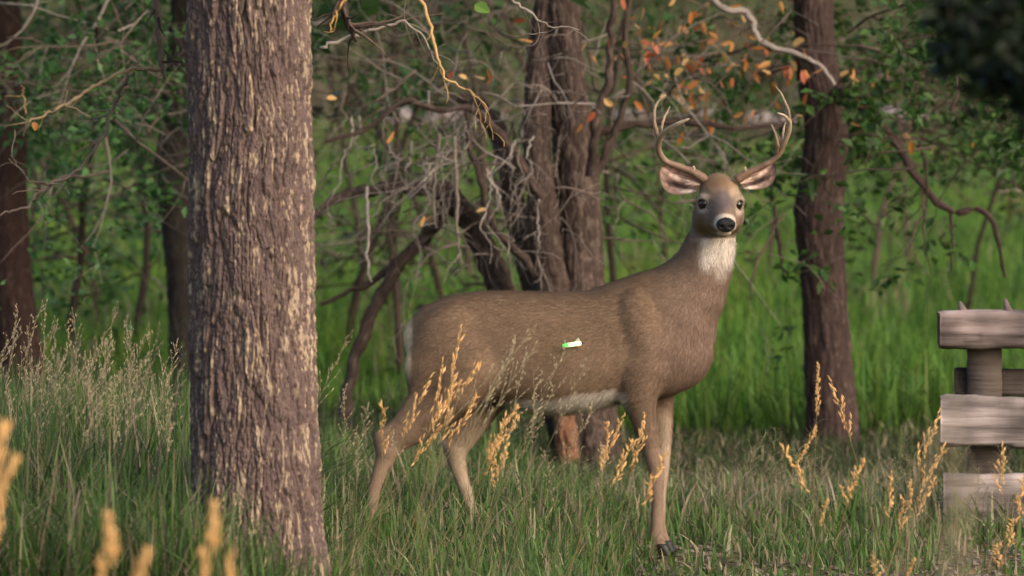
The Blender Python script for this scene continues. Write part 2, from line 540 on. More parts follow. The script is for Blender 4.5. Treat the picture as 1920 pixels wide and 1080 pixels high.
LEAF = np.array([(0, 0, 0), (0.28, 0.22, 0.05), (0.30, 0.55, 0.06), (0.12, 0.88, 0.0), (0, 1.0, -0.04), (-0.12, 0.88, 0.0), (-0.30, 0.55, 0.06), (-0.28, 0.22, 0.05), (0, 0.5, -0.03)])
LEAF_F = np.array([(8, 0, 1), (8, 1, 2), (8, 2, 3), (8, 3, 4), (8, 4, 5), (8, 5, 6), (8, 6, 7), (8, 7, 0)])
LEAF4 = np.array([(0, 0, 0), (0.3, 0.45, 0.07), (0, 1.0, -0.05), (-0.3, 0.45, 0.07)])


def rand_rot(n, updown=0.5):
    yaw = rng.uniform(0, 2 * math.pi, n); pit = rng.normal(-0.3, updown, n); rol = rng.normal(0, 0.7, n)
    cy, sy = np.cos(yaw), np.sin(yaw); cp, sp = np.cos(pit), np.sin(pit); cr, sr = np.cos(rol), np.sin(rol)
    Y = np.stack([-sy * cp, cy * cp, sp], -1)
    X0 = np.stack([cy, sy, np.zeros(n)], -1)
    Z0 = np.cross(X0, Y)
    X = X0 * cr[:, None] + Z0 * sr[:, None]
    Z = np.cross(X, Y)
    return X, Y, Z


def leaf_cloud(mb, pos, size, palette, weights, simple=False, jit=0.3):
    n = len(pos)
    if n == 0:
        return
    L = LEAF4 if simple else LEAF
    X, Y, Z = rand_rot(n)
    sz = size * rng.uniform(0.65, 1.3, n)
    V = pos[:, None] + sz[:, None, None] * (L[None, :, 0, None] * X[:, None] + L[None, :, 1, None] * Y[:, None] + L[None, :, 2, None] * Z[:, None])
    C = np.repeat(pick(n, palette, weights, jit), len(L), 0)
    if simple:
        loops = (np.arange(n)[:, None] * 4 + np.arange(4)).ravel(); cnt = np.full(n, 4)
    else:
        loops = (np.arange(n)[:, None, None] * 9 + LEAF_F[None]).ravel(); cnt = np.full(n * 8, 3)
    mb.raw(V.reshape(-1, 3), loops, cnt, C)


TW = [srgb(96, 84, 76), srgb(120, 104, 94), srgb(150, 138, 128)]
PALE = [srgb(140, 130, 124), srgb(165, 152, 142), srgb(118, 106, 98)]
DARKB = [srgb(60, 49, 44), srgb(76, 62, 55), srgb(100, 84, 74)]


def tubes_obj(name, segs, parent, pal, sides=5, kind=None, matk='twig'):
    mb = MB()
    o = np.array(parent.location)
    for pts, rad, dep in segs:
        mb.tube(pts - o, rad, sides if dep > 0 else max(3, sides - 1), pal[rng.integers(0, len(pal))] * rng.uniform(0.8, 1.15))
    return link(name, mb.mesh(name), M[matk], parent, kind)


def pxpath(rows):
    """rows (px, py, D, r)"""
    return np.array([(*P(a, b, c), r) for a, b, c, r in rows])


def limb(name, rows, parent, pal, n=24, seed=1, amp=0.35, nu=24):
    path = smooth_path(pxpath(rows), len(rows) * 4)
    rr_ = np.random.default_rng(seed)
    path[1:, :3] += rr_.normal(0, 0.005, (len(path) - 1, 3)) * np.minimum(1, path[1:, 3:] / .015)
    path[:, 3] *= rr_.uniform(.85, 1.18, len(path))
    return bark_trunk(name, path, nu, n * 3, amp, (0.03, 0.12), seed, pal, parent, parent.location, tan=0.3)


# ---- the big foreground trunk
def big_tree():
    base = P(480, 1080, 17.0)
    bx, by = base[0], base[1]
    bz = float(gz(bx, by))
    t = thing('furrowed_tree', 'large tree trunk with deeply furrowed purplish brown bark standing in front of the deer', 'tree', (bx, by, bz))

    def pt(px, py, wpx):
        q = P(px, py, 17.0); return (q[0], by, q[2], wpx / 2 * 17.0 / FOC)
    rows = [(bx + 0.01, by, bz - 0.1, 0.25), pt(486, 1075, 238), pt(482, 960, 226), pt(478, 840, 222), pt(475, 640, 218), pt(473, 430, 216), pt(472, 200, 215), pt(469, -40, 215)]

    def flare(A, z):
        k = np.clip((0.62 - (z - bz)) / 0.62, 0, 1)
        return k ** 2 * (0.02 + 0.03 * np.sin(A * 5 + 1.0) * k)
    bark_trunk('trunk', rows, 640, 820, 1.05, (0.029, 0.22), 3, [srgb(96, 80, 78), srgb(122, 102, 93), srgb(186, 164, 138)], t, t.location, tan=0.52, flare=flare)
    top = rows[-1]
    bark_trunk('upper_trunk', [(top[0], top[1], top[2] - 0.06, top[3] * 0.985), (top[0] - .03, by, top[2] + 1.2, .18), (top[0] + .05, by + .1, top[2] + 3, .14), (top[0] + .1, by, top[2] + 5, .08)], 60, 120, 1.0, (0.03, 0.15), 5, None, t, t.location)
    # boughs above the frame carrying the dead twigs that hang into view
    tz = top[2]
    for (dx, dy, ang) in ((-1.5, 0.5, 0), (1.1, 0.7, 1)):
        bark_trunk('bough', [(top[0], by, tz + 0.35, .06), (top[0] + dx * .4, by + dy * .5, tz + 0.48, .045), (top[0] + dx, by + dy, tz + 0.36, .02), (top[0] + dx * 1.3, by + dy * 1.1, tz + 0.42, .012)], 20, 60, 0.3, (0.03, 0.12), 7 + ang, None, t, t.location)
    tw = lambda rows, pal, nm='dead_twig', sub=6, subl=0.10: dead_twig(rows, t, pal, nm, sub, subl)
    # left hand twigs
    tw([(300, -70, 17.3, .013), (297, 20, 17.3, .011), (303, 90, 17.3, .010), (306, 150, 17.3, .006)], DARKB, sub=4, subl=.07)
    tw([(303, 128, 17.3, .007), (245, 132, 17.25, .006), (190, 155, 17.2, .006), (125, 195, 17.1, .005), (60, 225, 17.0, .004), (12, 236, 17, .002)], [srgb(150, 130, 100), srgb(120, 105, 85)], sub=9)
    tw([(240, 140, 17.3, .006), (215, 200, 17.4, .006), (188, 262, 17.4, .006), (150, 315, 17.4, .005), (95, 343, 17.3, .005), (50, 335, 17.3, .003), (20, 290, 17.3, .002)], TW, sub=8)
    tw([(100, 343, 17.3, .005), (66, 368, 17.3, .004), (50, 388, 17.3, .004), (0, 400, 17.3, .003), (-40, 402, 17.3, .002)], TW, sub=4)
    tw([(48, 215, 17.0, .003), (44, 180, 17, .002), (40, 160, 17, .0015)], [srgb(170, 140, 95)], sub=1)
    # right hand twigs, one with sunlight painted into its colour
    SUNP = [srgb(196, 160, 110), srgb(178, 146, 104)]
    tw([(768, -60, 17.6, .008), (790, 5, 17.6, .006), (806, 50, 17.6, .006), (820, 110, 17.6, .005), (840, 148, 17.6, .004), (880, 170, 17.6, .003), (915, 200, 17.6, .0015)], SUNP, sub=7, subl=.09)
    tw([(640, -60, 17.5, .015), (645, 10, 17.5, .013), (655, 50, 17.5, .012), (668, 78, 17.5, .005)], DARKB, sub=9, subl=.16)
    tw([(655, -10, 17.4, .005), (632, 22, 17.4, .004), (617, 55, 17.4, .002)], [srgb(205, 160, 100)], sub=1)
    tw([(940, -30, 18.2, .006), (985, 20, 18.2, .005), (1030, 48, 18.2, .003), (1085, 57, 18.2, .0015)], TW, sub=5)
    tw([(600, 90, 17.8, .006), (690, 60, 17.8, .005), (760, 45, 17.8, .004), (800, 80, 17.8, .003), (820, 120, 17.8, .002)], TW, sub=7, subl=.12)
    # one hanging leaf
    lf = MB(); leaf_cloud(lf, np.array([P(64, 228, 17.0)]) - np.array(t.location), 0.05, [(0.5, 0.2, 0.05)], [1])
    link('leaf', lf.mesh('leaf', False), M['leaf'], t)
    lf = MB(); leaf_cloud(lf, np.array([P(890, 8, 18.1)]) - np.array(t.location), 0.06, [(0.18, 0.32, 0.05)], [1])
    link('leaf', lf.mesh('leaf', False), M['leaf'], t)
    return t


def dead_twig(rows, parent, pal, name='dead_twig', sub=6, subl=0.10, kink=0.22):
    p = smooth_path(pxpath(rows), max(10, len(rows) * 5))
    p[1:, :3] += rng.normal(0, 0.0035, (len(p) - 1, 3))
    segs = [(p[:, :3], np.maximum(p[:, 3] * rng.uniform(0.9, 1.15, len(p)), 0.0012), 1)]
    tips = []
    for k in range(sub):
        i = rng.integers(len(p) // 6, len(p) - 1)
        d = (p[i + 1, :3] - p[i, :3]); d /= np.linalg.norm(d)
        grow(p[i, :3], d * 0.6 + rng.normal(0, 0.7, 3), subl * rng.uniform(0.5, 1.5), max(p[i, 3] * 0.55, 0.0012), 1 if rng.uniform() < .5 else 0, segs, tips, 0.03, kink, (1, 2), 5)
    return tubes_obj(name, segs, parent, pal)


front_tree = big_tree()


# ---- middle multi stemmed tree, with dead drooping limbs
def middle_tree():
    D = 24.6
    b = P(1095, 893, D); b[2] = gz(b[0], b[1])
    t = thing('many_stemmed_tree', 'many stemmed rough barked tree with drooping dead limbs behind the deer', 'tree', b)
    pal = [srgb(66, 54, 49), srgb(84, 70, 63), srgb(112, 96, 86)]
    red = [srgb(122, 86, 66), srgb(140, 100, 76), srgb(108, 82, 70)]
    bark_trunk('stem', pxpath([(1118, 910, D, .115), (1112, 800, D, .105), (1098, 680, D, .10), (1088, 540, D, .098), (1085, 400, D, .088), (1075, 250, D, .08), (1060, 100, D, .07), (1050, -60, D, .06), (1040, -300, D, .03)]), 110, 260, 0.8, (0.035, 0.16), 11, pal, t, t.location)
    bark_trunk('split_base', pxpath([(1066, 905, D - .12, .05), (1064, 850, D - .12, .043), (1060, 790, D - .12, .04), (1052, 735, D - .08, .035)]), 50, 80, 0.8, (0.03, 0.14), 9, red, t, t.location)
    bark_trunk('stem', pxpath([(1085, 890, D - .02, .06), (1072, 800, D - .04, .06), (1050, 700, D - .1, .064), (1035, 560, D - .1, .068), (1020, 420, D - .15, .06), (1008, 280, D - .1, .052), (1012, 120, D, .045), (1030, -60, D, .035)]), 80, 240, 0.8, (0.03, 0.14), 12, pal, t, t.location)
    bark_trunk('stem', pxpath([(1085, 900, D + .3, .07), (1060, 700, D + .3, .06), (1000, 520, D + .3, .055), (965, 380, D + .3, .045), (935, 250, D + .3, .035), (900, 200, D + .3, .025), (860, 180, D + .3, .02)]), 50, 140, 0.6, (0.03, 0.14), 13, pal, t, t.location)
    bark_trunk('stem', pxpath([(1080, 900, D + .5, .06), (1020, 700, D + .5, .055), (940, 545, D + .5, .055), (895, 440, D + .5, .05), (845, 372, D + .4, .045), (820, 350, D + .4, .04)]), 50, 140, 0.6, (0.03, 0.14), 14, pal, t, t.location)
    L = lambda rows, s, nm='limb': limb(nm, rows, t, pal, 20, s)
    L([(832, 356, D + .4, .038), (780, 352, D + .4, .032), (720, 352, D + .4, .026), (650, 362, D + .4, .020), (600, 395, D + .3, .014), (560, 440, D + .3, .01)], 15)
    L([(845, 365, D + .4, .034), (800, 440, D + .5, .03), (745, 500, D + .5, .028), (705, 570, D + .5, .026), (672, 650, D + .5, .025), (652, 720, D + .5, .024), (646, 800, D + .5, .026), (640, 880, D + .5, .028)], 16)
    L([(800, 445, D + .5, .018), (735, 500, D + .6, .014), (670, 540, D + .6, .010), (600, 570, D + .6, .006)], 17)
    L([(1026, 425, D - .12, .024), (1000, 350, D - .2, .02), (965, 290, D - .2, .018), (920, 235, D - .25, .015), (875, 200, D - .3, .012), (820, 205, D - .3, .010), (760, 190, D - .3, .009), (690, 240, D - .3, .006), (610, 265, D - .3, .003)], 18)
    L([(1030, 560, D - .1, .022), (985, 490, D - .15, .018), (925, 420, D - .2, .014), (905, 350, D - .2, .010), (880, 270, D - .2, .007), (875, 200, D - .2, .004)], 19)
    L([(1110, 330, D - .2, .022), (1120, 220, D - .3, .018), (1145, 120, D - .3, .014), (1150, 20, D - .3, .012), (1165, -50, D - .3, .01)], 20)
    L([(1092, 380, D, .02), (1150, 260, D, .014), (1180, 150, D, .011), (1172, 80, D, .008), (1180, -20, D, .006)], 21)
    L([(1080, 250, D + .2, .02), (1160, 240, D + .2, .014), (1260, 228, D + .2, .012), (1380, 240, D + .2, .008), (1490, 230, D + .3, .005)], 22)
    # drooping pale dead twigs
    for k in range(48):
        px = rng.uniform(620, 1060); py = rng.uniform(150, 380)
        ln = rng.uniform(70, 210)
        dd = D + rng.uniform(-.6, .5)
        sw = rng.uniform(-25, 40)
        rows = [(px, py, dd, .005)]
        for j in range(1, 6):
            rows.append((px - sw * j / 5 + rng.normal(0, 9), py + ln * j / 5, dd + rng.normal(0, .02), .005 * (1 - j / 6)))
        dead_twig(rows, t, PALE if rng.uniform() < .6 else TW, 'drooping_twig', 4, .14)
    dead_twig([(688, 350, D - .4, .007), (690, 430, D - .4, .007), (688, 490, D - .4, .006), (696, 532, D - .4, .003)], t, PALE, 'drooping_twig', 1, .06)
    dead_twig([(822, 250, D - .4, .009), (815, 350, D - .4, .008), (815, 430, D - .4, .004)], t, PALE, 'drooping_twig', 4, .12)
    dead_twig([(852, 255, D - .4, .009), (855, 350, D - .4, .009), (858, 440, D - .4, .007), (866, 500, D - .4, .003)], t, PALE, 'drooping_twig', 4, .12)
    # tangled finer twigs spreading both ways
    segs = []; tips = []
    for k in range(80):
        px = rng.uniform(700, 1130); py = rng.uniform(40, 470)
        grow(P(px, py, D + rng.uniform(-.5, .8)), (rng.normal(-0.2, 0.8), rng.normal(0, .3), rng.normal(0, .6)), rng.uniform(.25, .8), rng.uniform(.003, .007), 2, segs, tips, 0.04, 0.25, (1, 3), 6)
    for k in range(34):
        px = rng.uniform(1100, 1300); py = rng.uniform(60, 420)
        grow(P(px, py, D + rng.uniform(0, .8)), (rng.normal(0.6, 0.5), rng.normal(0, .3), rng.normal(-.1, .5)), rng.uniform(.3, .7), rng.uniform(.003, .006), 2, segs, tips, 0.04, 0.25, (1, 2), 6)
    tubes_obj('twig_tangle', segs, t, TW + PALE[:1], 4, 'stuff')
    return t, tips


mid_tree, mid_tips = middle_tree()


# ---- right trunk
def right_tree():
    D = 26.2
    b = P(1555, 870, D); b[2] = gz(b[0], b[1])
    t = thing('straight_tree', 'straight dark brown tree trunk standing between the deer and the timber rail', 'tree', b)
    pal = [srgb(64, 51, 48), srgb(80, 64, 59), srgb(104, 88, 80)]
    rows = [(1565, 900, D, .135), (1562, 840, D, .122), (1556, 740, D, .108), (1548, 600, D, .098), (1540, 470, D, .104), (1536, 400, D, .106), (1545, 330, D, .098), (1548, 230, D, .092), (1532, 120, D, .088), (1524, 0, D, .084), (1520, -120, D, .08), (1515, -500, D, .05)]
    bark_trunk('trunk', pxpath(rows), 130, 300, 0.75, (0.032, 0.2), 21, pal, t, t.location, tan=0.25)
    L = lambda rows, s: limb('limb', rows, t, pal, 20, s)
    L([(1548, 170, D, .03), (1600, 190, D - .3, .024), (1650, 232, D - .5, .020), (1690, 290, D - .6, .017), (1735, 350, D - .6, .015), (1780, 398, D - .6, .012), (1845, 395, D - .6, .009), (1870, 450, D - .6, .006), (1885, 520, D - .6, .003)], 22)
    dead_twig([(1728, 345, D - .6, .008), (1732, 400, D - .6, .006), (1715, 425, D - .6, .005), (1712, 470, D - .6, .003), (1740, 520, D - .6, .002)], t, DARKB, 'hanging_twig', 4, .16)
    dead_twig([(1782, 400, D - .6, .008), (1786, 450, D - .6, .006), (1780, 520, D - .6, .003)], t, DARKB, 'hanging_twig', 4, .14)
    dead_twig([(1600, 380, D - .4, .006), (1640, 420, D - .4, .005), (1680, 380, D - .4, .004), (1715, 340, D - .4, .003)], t, DARKB, 'hanging_twig', 5, .14)
    dead_twig([(1452, 380, D - .4, .006), (1455, 420, D - .4, .010), (1463, 470, D - .4, .010), (1470, 520, D - .4, .005)], t, [DARKB[0]], 'hanging_twig', 0, .1)
    dead_twig([(1470, 400, D - .4, .006), (1440, 450, D - .4, .007), (1412, 510, D - .4, .006), (1408, 560, D - .4, .003)], t, DARKB, 'hanging_twig', 3, .12)
    # pale dead limb crossing the trunk
    limb('dead_limb', [(1310, -20, D - 1.2, .012), (1365, 18, D - 1.2, .013), (1400, 25, D - 1.2, .013), (1425, 75, D - 1.2, .011), (1480, 98, D - 1.2, .010), (1540, 125, D - 1.2, .007), (1565, 160, D - 1.2, .003)], t, PALE, 20, 29)
    segs = []; tips = []
    for k in range(34):
        px = rng.uniform(1220, 1800); py = rng.uniform(0, 300)
        grow(P(px, py, D + rng.uniform(-1.5, 1.5)), (rng.normal(0, 0.9), rng.normal(0, .4), rng.normal(-.1, .5)), rng.uniform(.3, .8), rng.uniform(.004, .008), 2, segs, tips, 0.04, 0.25, (1, 3), 6)
    tubes_obj('twig_tangle', segs, t, DARKB + TW[:1], 4, 'stuff')
    return t, tips


r_tree, r_tips = right_tree()


def side_trunk(name, rows, label, seed, pal=DARKB, nu=90, nv=200):
    b = P(rows[0][0], rows[0][1], rows[0][2]); b[2] = gz(b[0], b[1])
    t = thing(name, label, 'tree', b)
    p = pxpath(rows); p[0, 2] = b[2] - 0.1
    bark_trunk('trunk', p, nu, nv, 0.7, (0.035, 0.18), seed, pal, t, t.location, tan=0.15)
    return t


left_tree = side_trunk('dark_tree', [(45, 800, 28.0, .135), (38, 700, 28, .12), (22, 560, 28, .105), (12, 400, 28, .10), (8, 200, 28, .095), (0, 0, 28, .09), (-10, -200, 28, .08), (-20, -700, 28, .04)],
                       'dark reddish brown trunk rising from the tall seeding grass', 31, [srgb(58, 43, 40), srgb(74, 55, 49), srgb(94, 78, 70)])
thin_tree = side_trunk('thin_tree', [(345, 720, 29.0, .075), (342, 600, 29, .065), (335, 450, 29, .075), (322, 330, 29, .085), (328, 240, 29, .07), (338, 100, 29, .06), (345, -100, 29, .05), (345, -500, 29, .03)],
                       'thin grey dark trunk half hidden behind the large furrowed trunk', 33, [srgb(56, 50, 47), srgb(70, 63, 58), srgb(90, 83, 76)])

# ---- foliage on those trees
G1 = [(0.05, 0.13, 0.03), (0.075, 0.17, 0.045), (0.04, 0.10, 0.025), (0.10, 0.20, 0.08)]
ORANGE = [(0.60, 0.20, 0.05), (0.62, 0.30, 0.08), (0.52, 0.13, 0.05), (0.60, 0.38, 0.14)]


def branch_foliage(t, boxes, n_br, n_leaf, size, palette, weights, twpal=TW, length=(.3, .8)):
    segs = []; tips = []
    for k in range(n_br):
        x0, y0, x1, y1, d0, d1 = boxes[rng.integers(0, len(boxes))]
        grow(P(rng.uniform(x0, x1), rng.uniform(y0, y1), rng.uniform(d0, d1)), (rng.normal(0, 1), rng.normal(0, .6), rng.normal(-.15, .5)), rng.uniform(*length), rng.uniform(.004, .008), 2, segs, tips, 0.03, 0.22, (2, 3), 5)
    tubes_obj('twigs', segs, t, twpal, 4, 'stuff')
    tips = np.array(tips)
    pos = tips[rng.integers(0, len(tips), n_leaf)] + rng.normal(0, 0.02, (n_leaf, 3)) - np.array(t.location)
    mb = MB(); leaf_cloud(mb, pos, size, palette, weights, True)
    link('foliage', mb.mesh('foliage', False), M['leaf'], t, 'stuff')


branch_foliage(left_tree, [(-60, -60, 330, 260, 25, 30), (0, 60, 330, 460, 26, 31), (180, -40, 340, 330, 24, 28)], 60, 3600, 0.05, G1, [3, 3, 3, 1.4])
branch_foliage(thin_tree, [(600, -40, 860, 130, 26, 31), (590, 60, 740, 300, 27, 31), (240, 120, 350, 330, 26, 30)], 36, 1700, 0.05, G1, [3, 3, 2, 1.4])
branch_foliage(r_tree, [(1480, -40, 1950, 200, 24, 30), (1700, 60, 1950, 330, 23, 27), (1560, 120, 1900, 260, 26, 30)], 60, 4200, 0.06, [(0.05, 0.11, 0.02), (0.07, 0.14, 0.025), (0.035, 0.08, 0.02)], [2, 2, 2], DARKB)
branch_foliage(mid_tree, [(1120, 60, 1480, 330, 26, 31)], 22, 900, 0.06, [(0.05, 0.13, 0.02), (0.08, 0.18, 0.03)], [1, 1], TW)

# unseen crowns above the frame, added and widened to shade the background
def crown(t, cx, cz, R0, n=2600):
    o = np.array(t.location)
    cl = rng.normal(0, 1, (26, 3)) * np.array((R0 * .6, R0 * .6, R0 * .35)) + np.array((cx, o[1], cz)) - o
    pos = cl[rng.integers(0, 26, n)] + rng.normal(0, R0 * .17, (n, 3))
    mb = MB(); leaf_cloud(mb, pos, .15, G1, [2, 2, 2, 1], True)
    link('crown', mb.mesh('crown', False), M['leaf'], t, 'stuff')
    segs = []
    for k in range(6):
        e = cl[k] + o; st0 = np.array((o[0], o[1], 2.4 + .25 * k))
        m_ = (st0 + e) / 2 + rng.normal(0, .1, 3)
        segs.append((np.array([st0, m_, e]), np.array([.04, .025, .01]), 1))
    tubes_obj('limbs', segs, t, DARKB, 6)


crown(left_tree, -2.6, 4.2, 2.2, 4200); crown(thin_tree, -1.2, 4.4, 2.2, 4200); crown(mid_tree, .1, 4.4, 2.1, 4200); crown(r_tree, 1.7, 4.6, 1.7, 2600)

# single autumn leaves that can be told apart
autumn_proto = []
for c in ORANGE:
    mb = MB()
    leaf_cloud(mb, np.zeros((1, 3)), 0.06, [c], [1], jit=0.1)
    me = mb.mesh('leaf', False); me.materials.append(M['leaf']); autumn_proto.append(me)


def autumn(t, spots):
    o = np.array(t.location)
    for px, py, D in spots:
        l = link('leaf', autumn_proto[rng.integers(0, 4)], None, t)
        l.location = P(px, py, D) - o
        l.rotation_euler = rng.uniform(0, 6.28, 3)
        k = rng.uniform(.42, .75); l.scale = (k * 1.6, k * .9, k)


sp = [(1177, 78, 24), (1094, 82, 24), (1110, 105, 24), (1093, 232, 24), (1140, 88, 24), (905, 150, 24), (920, 152, 24), (860, 140, 24), (795, 415, 24), (792, 425, 24), (1117, 210, 24), (1148, 200, 24), (913, 160, 24), (985, 35, 24), (725, 268, 24), (912, 392, 24), (1000, 80, 24.2), (612, 185, 24), (848, 132, 24)]
autumn(mid_tree, sp)
sp = []
for cx, cy, sx, sy, n in ((1310, 130, 45, 30, 20), (1285, 175, 25, 14, 12), (1430, 120, 35, 25, 20), (1520, 135, 30, 15, 6), (1590, 155, 35, 20, 7), (1335, 225, 20, 14, 6), (1260, 30, 60, 25, 8), (1360, 60, 60, 35, 6), (1240, 120, 30, 30, 8), (1150, 120, 50, 50, 8), (1450, 60, 60, 40, 8), (1290, 60, 50, 30, 8), (1500, 215, 60, 20, 5), (1640, 215, 40, 15, 4), (1740, 265, 60, 10, 5)):
    for k in range(int(n * 1.5)):
        sp.append((rng.normal(cx, sx), rng.normal(cy, sy), rng.uniform(24.2, 27)))
autumn(r_tree, sp)


# ---- thicket of twiggy saplings between the trees and the field
def sapling(px, D, Ht, nleaf, pal, name, label, group, bare=False):
    q = P(px, 400, D); b = np.array((q[0], q[1], float(gz(q[0], q[1]))))
    t = thing(name, label, 'tree', b, group)
    segs = []; tips = []
    pts = [b - (0, 0, .06)]; d = np.array((rng.normal(0, .12), rng.normal(0, .1), 1.0))
    for i in range(9):
        d = d + rng.normal(0, .12, 3) * (1, 1, .2); d[2] = max(d[2], .5); d /= np.linalg.norm(d)
        pts.append(pts[-1] + d * Ht / 9)
    pts = np.array(pts); rad = np.linspace(.024, .006, 10) * rng.uniform(.7, 1.2)
    mb = MB(); mb.tube(pts - b, rad, 7, DARKB[rng.integers(0, 3)]); link('stem', mb.mesh('stem'), M['twig'], t)
    for k in range(17):
        i = rng.integers(2, 10)
        grow(pts[i], (rng.normal(0, 1), rng.normal(0, .7), rng.normal(.1, .5)), rng.uniform(.5, 1.1), rng.uniform(.006, .011), 2, segs, tips, 0.05, .2, (2, 4), 6)
    tubes_obj('twigs', segs, t, DARKB + TW, 4, 'stuff')
    tips = np.array(tips)
    if nleaf:
        pos = tips[rng.integers(0, len(tips), nleaf)] + rng.normal(0, .03, (nleaf, 3)) - b
        mb = MB(); leaf_cloud(mb, pos, .065, pal, [1] * len(pal), True); link('foliage', mb.mesh('foliage', False), M['leaf'], t, 'stuff')


OLIVE = [(.05, .085, .02), (.075, .10, .03), (.10, .09, .045), (.04, .07, .02)]
for px, D in ((640, 31), (705, 35), (760, 29), (830, 33), (900, 36), (950, 30), (1010, 33), (1140, 34), (1190, 30)):
    sapling(px, D, rng.uniform(2.6, 3.4), 260, OLIVE, 'twiggy_sapling', 'thin twiggy sapling with sparse leaves behind the many stemmed tree', 'saplings behind the many stemmed tree')
for px, D in ((-20, 33), (70, 36), (130, 31), (200, 35), (260, 32)):
    sapling(px, D, rng.uniform(2.6, 3.4), 900, G1, 'leafy_sapling', 'leafy green sapling between the dark trunk and the large trunk', 'leafy saplings by the dark trunk')
for px, D in ((1270, 38), (1350, 42), (1440, 37), (1640, 36), (1720, 40), (1800, 34), (1900, 38)):
    sapling(px, D, rng.uniform(3.0, 3.6), 420, OLIVE, 'slim_sapling', 'slim sapling with olive leaves on the open field beside the straight trunk', 'saplings on the field by the straight trunk')


# ---- made-up leafy tree at the right edge, standing in for the dark blurred corner
def corner_fill_tree():
    base = P(2150, 900, 11.5); base[2] = gz(base[0], base[1])
    t = thing('corner_filler_tree', 'made-up dense dark leafy tree filling the blurred black corner above the timber rail', 'tree', base)
    b = np.array(base)
    bark_trunk('trunk', [(*(b + (0, 0, -.1)), .10), (*(b + (0, 0, .8)), .085), (*(b + (-.02, 0, 1.6)), .075), (*(b + (.05, 0, 3.0)), .05), (*(b + (.1, 0, 4.6)), .02)], 60, 140, .6, (.03, .14), 41, DARKB, t, t.location)
    segs = []; tips = []
    for k in range(110):
        py = rng.uniform(-420, 190); px = rng.uniform(1760, 2300)
        px = max(px, 1745 + (py + 20) * .85)
        grow(P(px, py, rng.uniform(10.6, 12.4)), (rng.normal(.1, .8), rng.normal(0, .7), rng.normal(0, .4)), rng.uniform(.06, .14), .004, 2, segs, tips, 0.05, 0.22, (2, 3), 4)
    tubes_obj('twigs', segs, t, DARKB, 4, 'stuff')
    for q in ((1920, 40), (1990, -120), (1850, -120), (1960, 130)):
        e = P(q[0], q[1], 11.5)
        bark_trunk('bough', [(*(b + (0, 0, 1.5)), .035), (*((b + (0, 0, 1.9)) * .5 + e * .5), .022), (*e, .008)], 16, 40, .2, (.03, .12), 43, DARKB, t, t.location)
    tips = np.array(tips)
    n = 12000
    pos = tips[rng.integers(0, len(tips), n)] + rng.normal(0, .018, (n, 3)) - np.array(t.location)
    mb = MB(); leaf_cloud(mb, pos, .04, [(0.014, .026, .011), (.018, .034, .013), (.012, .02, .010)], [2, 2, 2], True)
    link('foliage', mb.mesh('foliage', False), M['leaf'], t, 'stuff')


corner_fill_tree()


# ---- shrubs and trees on the far bank
def bank_plants():
    kinds = [([(0.07, 0.12, 0.03), (0.10, 0.14, 0.04)], 'green leafy bush growing on the far bank'),
             ([(0.11, 0.10, 0.05), (0.16, 0.12, 0.07), (0.07, 0.09, 0.03)], 'olive brown bush growing on the far bank'),
             ([(0.04, 0.08, 0.02), (0.055, 0.10, 0.025)], 'dark green bush growing on the far bank')]
    k = 0
    for i in range(24):
        D = rng.uniform(82, 100); px = (i + rng.uniform(.1, .9)) / 24 * 2300 - 190
        q = P(px, 100, D); x, y = q[0], q[1]; z = float(gz(x, y))
        kd = rng.integers(0, 3)
        t = thing('bank_bush', kinds[kd][1], 'bush', (x, y, z), 'bushes on the bank beyond the road')
        R = rng.uniform(.35, .9); n = 600
        cl = rng.normal(0, 1, (14, 3)) * np.array((R * .6, R * .6, R * .35)) + np.array((0, 0, R * .8))
        pos = cl[rng.integers(0, 14, n)] + rng.normal(0, R * .22, (n, 3)); pos[:, 2] = np.abs(pos[:, 2])
        mb = MB(); leaf_cloud(mb, pos, .13, kinds[kd][0], [1] * len(kinds[kd][0]), True)
        link('foliage', mb.mesh('foliage', False), M['leaf'], t, 'stuff')
        segs = []; tips = []
        for s in range(5):
            grow((0, 0, -.05), (rng.normal(0, .6), rng.normal(0, .6), 1), R * 1.2, .03, 1, segs, tips, 0, .15, (2, 3), 5)
        mb = MB()
        for p_, r_, d_ in segs:
            mb.tube(p_, r_, 4, TW[0])
        link('stems', mb.mesh('stems'), M['twig'], t)
    for i in range(6):
        D = rng.uniform(98, 118); px = (i + rng.uniform(.2, .8)) / 6 * 2300 - 190
        q = P(px, 100, D); x, y = q[0], q[1]; z = float(gz(x, y))
        t = thing('bank_tree', 'slender tree rising from the far bank beyond the road', 'tree', (x, y, z), 'trees on the bank beyond the road')
        H = rng.uniform(5, 7)
        bark_trunk('trunk', [(0, 0, -.2, .16), (.05, 0, H * .3, .13), (.1, .05, H * .6, .10), (.1, .1, H, .03)], 16, 50, .8, (.05, .3), 50 + i, DARKB, t, (0, 0, 0))
        n = 2600
        cl = rng.normal(0, 1, (24, 3)) * np.array((1.1, 1.1, H * .18)) + np.array((0, 0, H * .62))
        pos = cl[rng.integers(0, 24, n)] + rng.normal(0, .32, (n, 3)); pos[:, 2] = np.maximum(pos[:, 2], 1.0)
        mb = MB(); leaf_cloud(mb, pos, .16, [(0.07, .09, .03), (.10, .10, .045), (.14, .10, .06)], [2, 2, 2], True)
        link('crown', mb.mesh('crown', False), M['leaf'], t, 'stuff')


bank_plants()


